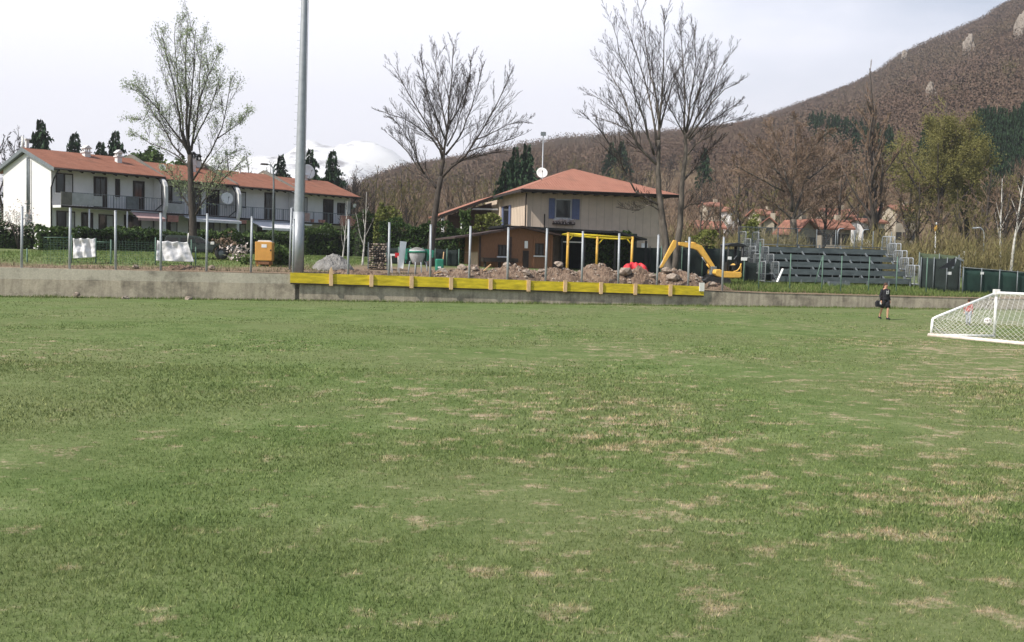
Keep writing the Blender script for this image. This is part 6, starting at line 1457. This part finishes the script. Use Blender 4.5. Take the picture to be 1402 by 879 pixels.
# ============================================================ VILLAGE BEHIND THE STAND
M['roofold'] = mat('weathered_red_roof', (.25,.115,.08), .9, .35, 1.5)
M['stucco'] = mat('peeling_cream_stucco', (.37,.32,.25), .95, .3, .55)
def cottage(label, px0, px1, pyr, pye, pyb, Y, wm='stucco', rot=.2, gab=False, wins=3, name='village_house'):
    p = P((px0+px1)/2, pye, Y); z0 = T(p.x,p.y)-1; W = (px1-px0)/F*Y; ze = p.z-z0; zr = P(px0,pyr,Y).z-z0; e = empty(name,(p.x,p.y,z0),rot,label,'house'); D = max(4,W*.7)
    g = MB()
    if gab: g.prism([(-W/2,-.5),(W/2,-.5),(W/2,ze),(0,zr-.1),(-W/2,ze)],'y',0,D)
    else: g.prism([(0,-.5),(D,-.5),(D,ze),(D/2,zr-.1),(0,ze)],'x',-W/2,W/2)
    g.build('wall', M[wm], e); o_=.45
    g = MB()
    if gab: s=(zr-ze)/(W/2); g.prism([(-W/2-o_,ze-o_*s),(0,zr),(W/2+o_,ze-o_*s),(W/2+o_,ze-o_*s+.2),(0,zr+.2),(-W/2-o_,ze-o_*s+.2)],'y',-.4,D+.4)
    else: s=(zr-ze)/(D/2); g.prism([(-o_,ze-o_*s),(D/2,zr),(D+o_,ze-o_*s),(D+o_,ze-o_*s+.2),(D/2,zr+.2),(-o_,ze-o_*s+.2)],'x',-W/2-.35,W/2+.35)
    r_ = g.build('roof', M['roofold'], e); g = MB(); g.box(W*.18,W*.18+.6,D*.5-.3,D*.5+.3,zr-.3,zr+.7); g.build('chimney', M['stucco'], r_)
    for k in range(wins):
        x = -W/2+W*(k+.5)/wins
        for zz in ([ze-1.9]+([ze-4.6] if ze > 6 else [])):
            g = MB(); g.box(x-.45,x+.45,-.05,.02,zz,zz+1.2); w_ = g.build('window', M['darkwood'], e); g = MB(); g.box(x-.36,x+.36,-.062,-.051,zz+.08,zz+1.12); g.build('pane', M['glass'], w_)
    return e
cottage('pale stone gable end of an old house behind the pollard', 1092,1120,302,316,340,112,'stucco',.35,True,2)
cottage('low cream house with peeling wall behind the middle of the stand', 1124,1166,301,312,338,118,'stucco',.1,False,3)
cottage('long red roofed house above the middle of the stand', 1134,1172,286,296,330,150,'stucco',.25,False,4)
cottage('white house below the foot of the tall poplar', 1183,1212,300,305,325,120,'plaster',.1,False,3)
cottage('red roofed white house left of the poplar trunk', 1182,1206,282,288,310,165,'stucco',-.3,False,3)
cottage('red roofed cream house right of the poplar trunk', 1226,1256,281,288,308,160,'stucco',.2,False,3)
cottage('small white gabled house touching the poplar trunk', 1205,1224,284,293,312,168,'stucco',.2,True,2)
cottage('distant red roof seen between the twin trunk tree and the excavator', 968,988,277,282,300,170,'stucco',.1,False,2)
cottage('low red roofed house above the excavator boom', 955,990,303,312,330,115,'roofold',.0,False,2)
cottage('red roofed house above the stand stairs', 1040,1066,287,294,320,150,'stucco',.2,False,2)
cottage('tiny white house in the wood right of the twin trunk tree', 1000,1012,283,287,300,175,'plaster',.2,True,1)
cottage('small white house with red roof left of the pollard trunk', 1046,1060,298,304,330,135,'stucco',-.2,True,1)
# ============================================================ GOAL, BALL, PEOPLE
def gp(px,py,z=None,Y=None):
    d = ray(px,py)
    if z is not None: t = (z-HC)/d.z
    else: t = Y/d.y
    return CAM + d*t
pb = gp(1361,462,0.); A = gp(1274.5,461,0.)                                  # post foot, rear corner foot
pt = P(1365,401,pb.y); pt = Vector((pb.x+.0,pb.y,pt.z))
At = P(1278,437,A.y); At = Vector((A.x+.03,A.y,At.z))
R2 = gp(1402,473,0.); dr = (R2-A).normalized(); Bc = A+dr*6.2; crd = Vector((Bc.x-A.x,Bc.y-A.y,0)).normalized()
W_ = 5.2; Bc = A+crd*W_; pb2 = pb+crd*W_; pt2 = pt+crd*W_; Bt = At+crd*W_
e = empty('football_goal', (pb.x,pb.y,0), 0, 'white tubular portable football goal with net at the picture edge', 'goal'); o0 = pb.copy()
def gt(name, pts, r_, m_='white'): g = MB(); g.tube([Vector(p)-Vector((o0.x,o0.y,0)) for p in pts], r_, 12); return g.build(name, M[m_], e)
L3 = Vector((0,0,.05))
gt('post',[pb+L3,pt],.05); gt('post',[pb2+L3,pt2],.05); gt('crossbar',[pt-crd*.06,pt2+crd*.06],.055); gt('side_ground_bar',[A+L3,pb+L3],.055); gt('side_ground_bar',[Bc+L3,pb2+L3],.055)
gt('rear_ground_bar',[A+L3*1.1-crd*.1,Bc+L3*1.1],.07,'rust'); gt('rear_upright',[A+L3,At],.045); gt('rear_upright',[Bc+L3,Bt],.045); gt('slanting_bar',[At,At.lerp(pt,.06)+Vector((0,0,.02)),pt],.05); gt('slanting_bar',[Bt,pt2],.05)
g = MB(); q = pt-Vector((o0.x,o0.y,0)); g.box(q.x-.10,q.x+.10,q.y-.09,q.y+.09,q.z-.07,q.z+.13); g.build('corner_bracket', M['whitedirt'], e, .01)
def netface(a,b,c,d,nu,nv,sag=.05):
    """diamond net over the quad a b c d"""
    g = MB(); off = Vector((o0.x,o0.y,0))
    def pnt(u,v): 
        p = (a.lerp(b,u)).lerp(d.lerp(c,u),v) - off; return p + Vector((0,0,-sag*math.sin(math.pi*u)*math.sin(math.pi*v)))
    for k in range(-nv,nu+1):
        for sgn in (1,-1):
            pts = []
            for s in range(nv*2+1):
                v = s/(nv*2); u = (k + (v*nv if sgn > 0 else nv-v*nv))/nu
                if -1e-6 <= u <= 1+1e-6: pts.append(pnt(min(1,max(0,u)),v))
            if len(pts) > 1: g.tube(pts, .0052, 3, False)
    return g
netface(A+L3,pb+L3,pt,At,12,8).build('net', M['whitedirt'], e)
netface(At,Bt,pt2,pt,26,11).build('net', M['whitedirt'], e)
netface(A+L3,Bc+L3,Bt,At,26,4,.0).build('net', M['whitedirt'], e)
gt('ground_rope',[A+Vector((.1,.1,.35)),A.lerp(pb,.3)+Vector((0,.3,.05))],.02,'whitedirt')
# ball
p = gp(1352,445,.0); g = MB(); bm = bmesh.new(); bmesh.ops.create_icosphere(bm, subdivisions=4, radius=.17); me = bpy.data.meshes.new('football'); bm.to_mesh(me); bm.free()
m_, nt, b = newmat('white_and_dark_ball'); v = coords(nt,'Object'); vo = ND(nt,'ShaderNodeTexVoronoi',Scale=6.5); nt.links.new(v,vo.inputs[0]); nt.links.new(ramp(nt, vo.outputs['Distance'], [(.30,(.10,.05,.05)),(.36,(.78,.76,.74))]), b.inputs['Base Color'])
me.materials.append(m_); me.polygons.foreach_set('use_smooth',[True]*len(me.polygons)); o = bpy.data.objects.new('football', me); COL.objects.link(o); o.location = (p.x,p.y,.17); tag(o,'white football with dark patches lying on the grass behind the goal net','ball')
# ---- people (skin modifier over a joint skeleton)
def figure(name, loc, rz, H, joints, bones, label, m_, extra):
    s = H/1.75; vs = list(joints); idx = {k:i for i,k in enumerate(vs)}
    me = bpy.data.meshes.new('body'); me.from_pydata([tuple(Vector(joints[k][0])*s) for k in vs], [(idx[a],idx[b]) for a,b in bones], []); root = empty(name, loc, rz, label, 'person')
    o = bpy.data.objects.new('body', me); COL.objects.link(o); o.parent = root
    md = o.modifiers.new('skin','SKIN'); sl_ = me.skin_vertices[0] if len(me.skin_vertices) else None
    for k in vs:
        r_ = joints[k][1]; r_ = r_ if hasattr(r_,'__len__') else (r_,r_); me.skin_vertices[0].data[idx[k]].radius = (r_[0]*s, r_[1]*s)
    me.skin_vertices[0].data[idx['pelvis']].use_root = True; sb = o.modifiers.new('sub','SUBSURF'); sb.levels = sb.render_levels = 2; me.materials.append(m_)
    dg = bpy.context.evaluated_depsgraph_get(); ev_ = o.evaluated_get(dg); m2 = bpy.data.meshes.new_from_object(ev_); o.modifiers.clear(); o.data = m2; m2.name = 'body'
    return root, o, s
def hand(pts_root, dirv, side, s=1.):
    """five curled fingers rooted in the palm"""
    g = MB(); d = Vector(dirv).normalized(); r_ = Vector(pts_root); lat = Vector((0,1,0)); g.tube([r_,r_+d*.05,r_+d*.09],[.022,.036,.030],8)
    for k,(o_,l) in enumerate(((-.028,.065),(-.010,.078),(.009,.074),(.026,.058))):
        a = r_+d*.085+lat*o_; g.tube([a,a+d*l*.5+Vector((side*.006,0,0)),a+d*l+Vector((side*.026,0,0))],[.0095,.009,.0065],6)
    a = r_+d*.03+lat*.03; g.tube([a,a+d*.03+lat*.022,a+d*.06+lat*.026],[.011,.010,.008],6); return g
def mkjoint(px_phase, L):  return None
J = {'pelvis':((0,0,.93),(.135,.10)),'waist':((0,0,1.06),(.120,.088)),'chest':((0,-.01,1.25),(.155,.105)),'shoul':((0,0,1.40),(.14,.085)),'neck':((0,-.01,1.49),.052),'skull':((0,-.02,1.56),.075),'head':((0,-.025,1.645),(.082,.098)),'crown':((0,-.01,1.70),.062),
 'lsh':((-.17,.0,1.40),.058),'lel':((-.235,.05,1.13),.042),'lwr':((-.245,-.06,.90),.029),'rsh':((.17,.0,1.40),.058),'rel':((.235,.07,1.14),.042),'rwr':((.255,-.02,.90),.029),
 'lhip':((-.095,0,.88),.085),'lkn':((-.115,.06,.50),.055),'lcalf':((-.118,.12,.36),.052),'lan':((-.12,.22,.13),.036),'lft':((-.12,.10,.06),.036),
 'rhip':((.095,0,.88),.085),'rkn':((.09,-.14,.50),.055),'rcalf':((.088,-.12,.36),.052),'ran':((.085,-.12,.09),.036),'rft':((.085,-.28,.045),.036)}
Bn = [('pelvis','waist'),('waist','chest'),('chest','shoul'),('shoul','neck'),('neck','skull'),('skull','head'),('head','crown'),('shoul','lsh'),('lsh','lel'),('lel','lwr'),('shoul','rsh'),('rsh','rel'),('rel','rwr'),
 ('pelvis','lhip'),('lhip','lkn'),('lkn','lcalf'),('lcalf','lan'),('lan','lft'),('pelvis','rhip'),('rhip','rkn'),('rkn','rcalf'),('rcalf','ran'),('ran','rft')]
def dress(root, s, top, bottom, hair, shoe, shorts=True, longhair=True, sleeves=True):
    def ell(prof, m_, name, y=0.):   # stacked ellipses (z, rx, ry, yoff)
        g = MB(); n=20; vs=[]
        for z,rx,ry,yo in prof:
            for k in range(n): t=2*math.pi*k/n; vs.append((rx*s*math.cos(t),(yo+ry*math.sin(t))*s,z*s))
        fs=[(i*n+k,i*n+(k+1)%n,(i+1)*n+(k+1)%n,(i+1)*n+k) for i in range(len(prof)-1) for k in range(n)]; g.add(vs,fs,True); o=g.build(name,m_,root); q=o.modifiers.new('t','SOLIDIFY'); q.thickness=.012; return o
    ell([(.90,.185,.145,0),(1.0,.170,.135,0),(1.1,.165,.13,0),(1.25,.190,.145,-.01),(1.36,.205,.135,0),(1.43,.15,.11,0),(1.475,.075,.075,-.01)], top, 'jacket')
    for sd_,a,b,c in ((-1,'lsh','lel','lwr'),(1,'rsh','rel','rwr')):
        A_,B_,C_ = (Vector(J[k][0])*s for k in (a,b,c)); g=MB(); g.tube([A_+Vector((-sd_*.04,0,0)),A_+Vector((sd_*.01,0,-.02)),A_.lerp(B_,.5),B_,B_.lerp(C_,.55),B_.lerp(C_,.93)],[.07*s,.078*s,.066*s,.058*s,.05*s,.045*s],10); g.build('sleeve',top,root)
    for h_,k_,an in (('lhip','lkn','lan'),('rhip','rkn','ran')):
        A_,B_,C_ = (Vector(J[k][0])*s for k in (h_,k_,an)); g=MB()
        if shorts: g.tube([A_+Vector((0,0,.05)),A_.lerp(B_,.3),A_.lerp(B_,.82)],[.115*s,.118*s,.115*s],12)
        else: g.tube([A_+Vector((0,0,.05)),A_.lerp(B_,.4),B_,B_.lerp(C_,.5),C_],[.115*s,.10*s,.075*s,.07*s,.06*s],12)
        g.build('shorts_leg' if shorts else 'trouser_leg',bottom,root)
        fx = Vector(J['lft' if h_[0]=='l' else 'rft'][0])*s; g=MB(); d=(fx-C_); g.tube([C_+Vector((0,.03*s,.02*s)),C_+Vector((0,.02*s,-.03*s)),C_.lerp(fx,.6),fx+d.normalized()*.03*s],[.045*s,.05*s,.046*s,.034*s],8); g.build('shoe',shoe,root)
    g=MB(); hd=Vector(J['head'][0])*s+Vector((0,.022*s,.018*s)); g.lathe([(0,.105*s),(.05*s,.095*s),(.085*s,.05*s),(.098*s,.0),(.088*s,-.05*s)],16,Matrix.Translation(hd)@Matrix.Rotation(-.35,4,'X')); 
    if longhair: g.tube([hd+Vector((0,.06*s,.0)),hd+Vector((-.02*s,.10*s,-.13*s)),hd+Vector((-.03*s,.12*s,-.28*s))],[.065*s,.055*s,.025*s],10)
    g.build('hair',hair,root)
    f=Vector(J['head'][0])*s; g=MB()
    for sx__ in (-1,1): g.lathe([(0,.012*s),(.012*s,0),(0,-.012*s)],8,Matrix.Translation(f+Vector((sx__*.032*s,-.092*s,.0)))) 
    g.build('eye',M['dark'],root)
    g=MB(); g.tube([f+Vector((0,-.092*s,.01*s)),f+Vector((0,-.118*s,-.028*s))],[.008*s,.016*s],6); g.build('nose',M['skin'],root)
    g=MB(); g.tube([f+Vector((-.022*s,-.088*s,-.055*s)),f+Vector((0,-.095*s,-.057*s)),f+Vector((.022*s,-.088*s,-.055*s))],.006*s,5); g.build('mouth',M['redcloth'],root)
    for k_,sd_ in (('lwr',-1),('rwr',1)): w_=Vector(J[k_][0])*s; hand(w_,(0,-.15,-1),-sd_).build('hand',M['skin'],root)
p = gp(1210.5,438,0.); hp = 1.74
root,bd,s = figure('person', (p.x,p.y,0.02), .25, hp, J, Bn, 'person in black top and black shorts walking on the grass below the stand', M['skin'], None)
dress(root, s, M['blackcloth'], M['blackcloth'], M['hair'], M['blackcloth'])
g = MB()
for k,(x,z,w_,h_) in enumerate([(-.045,1.30,.03,.17),(.045,1.31,.03,.17),(0,1.24,.06,.03),(0,1.33,.035,.035)]): g.box((x-w_/2)*s,(x+w_/2)*s,-.192*s,-.172*s,(z-h_/2)*s,(z+h_/2)*s)
g.build('chest_print', M['curtain'], root)
wl = Vector(J['lwr'][0])*s
e = empty('sports_bag', root.matrix_world @ wl if 0 else (p.x-.30,p.y-.06,.62), .25, 'small dark bag with a white patch held in the hand of the person in black', 'bag')
g = MB(); g.prism([(-.16,0),(.16,0),(.19,.2),(.12,.30),(-.12,.30),(-.19,.2)],'y',-.07,.07); g.build('pouch', M['blackcloth'], e, .03)
g = MB(); g.tube([(-.08,0,.29),(-.05,0,.38),(.05,0,.38),(.08,0,.29)], .012, 6); g.build('handle', M['blackcloth'], e)
g = MB(); g.box(.0,.09,-.078,-.071,.12,.26); g.build('white_patch', M['white'], e)
p = gp(1325,446,0.)
root,bd,s = figure('person', (p.x,p.y,0.02), 2.6, 1.16, J, Bn, 'child in red jacket and grey trousers standing behind the goal net', M['skin'], None)
dress(root, s, M['redcloth'], M['greycloth'], M['hair'], M['dark'], shorts=False, longhair=False)
# unused prototypes
for o in list(bpy.data.objects):
    if o.parent is None and o.location.y < -399:
        for c in list(o.children_recursive): bpy.data.objects.remove(c)
        bpy.data.objects.remove(o)
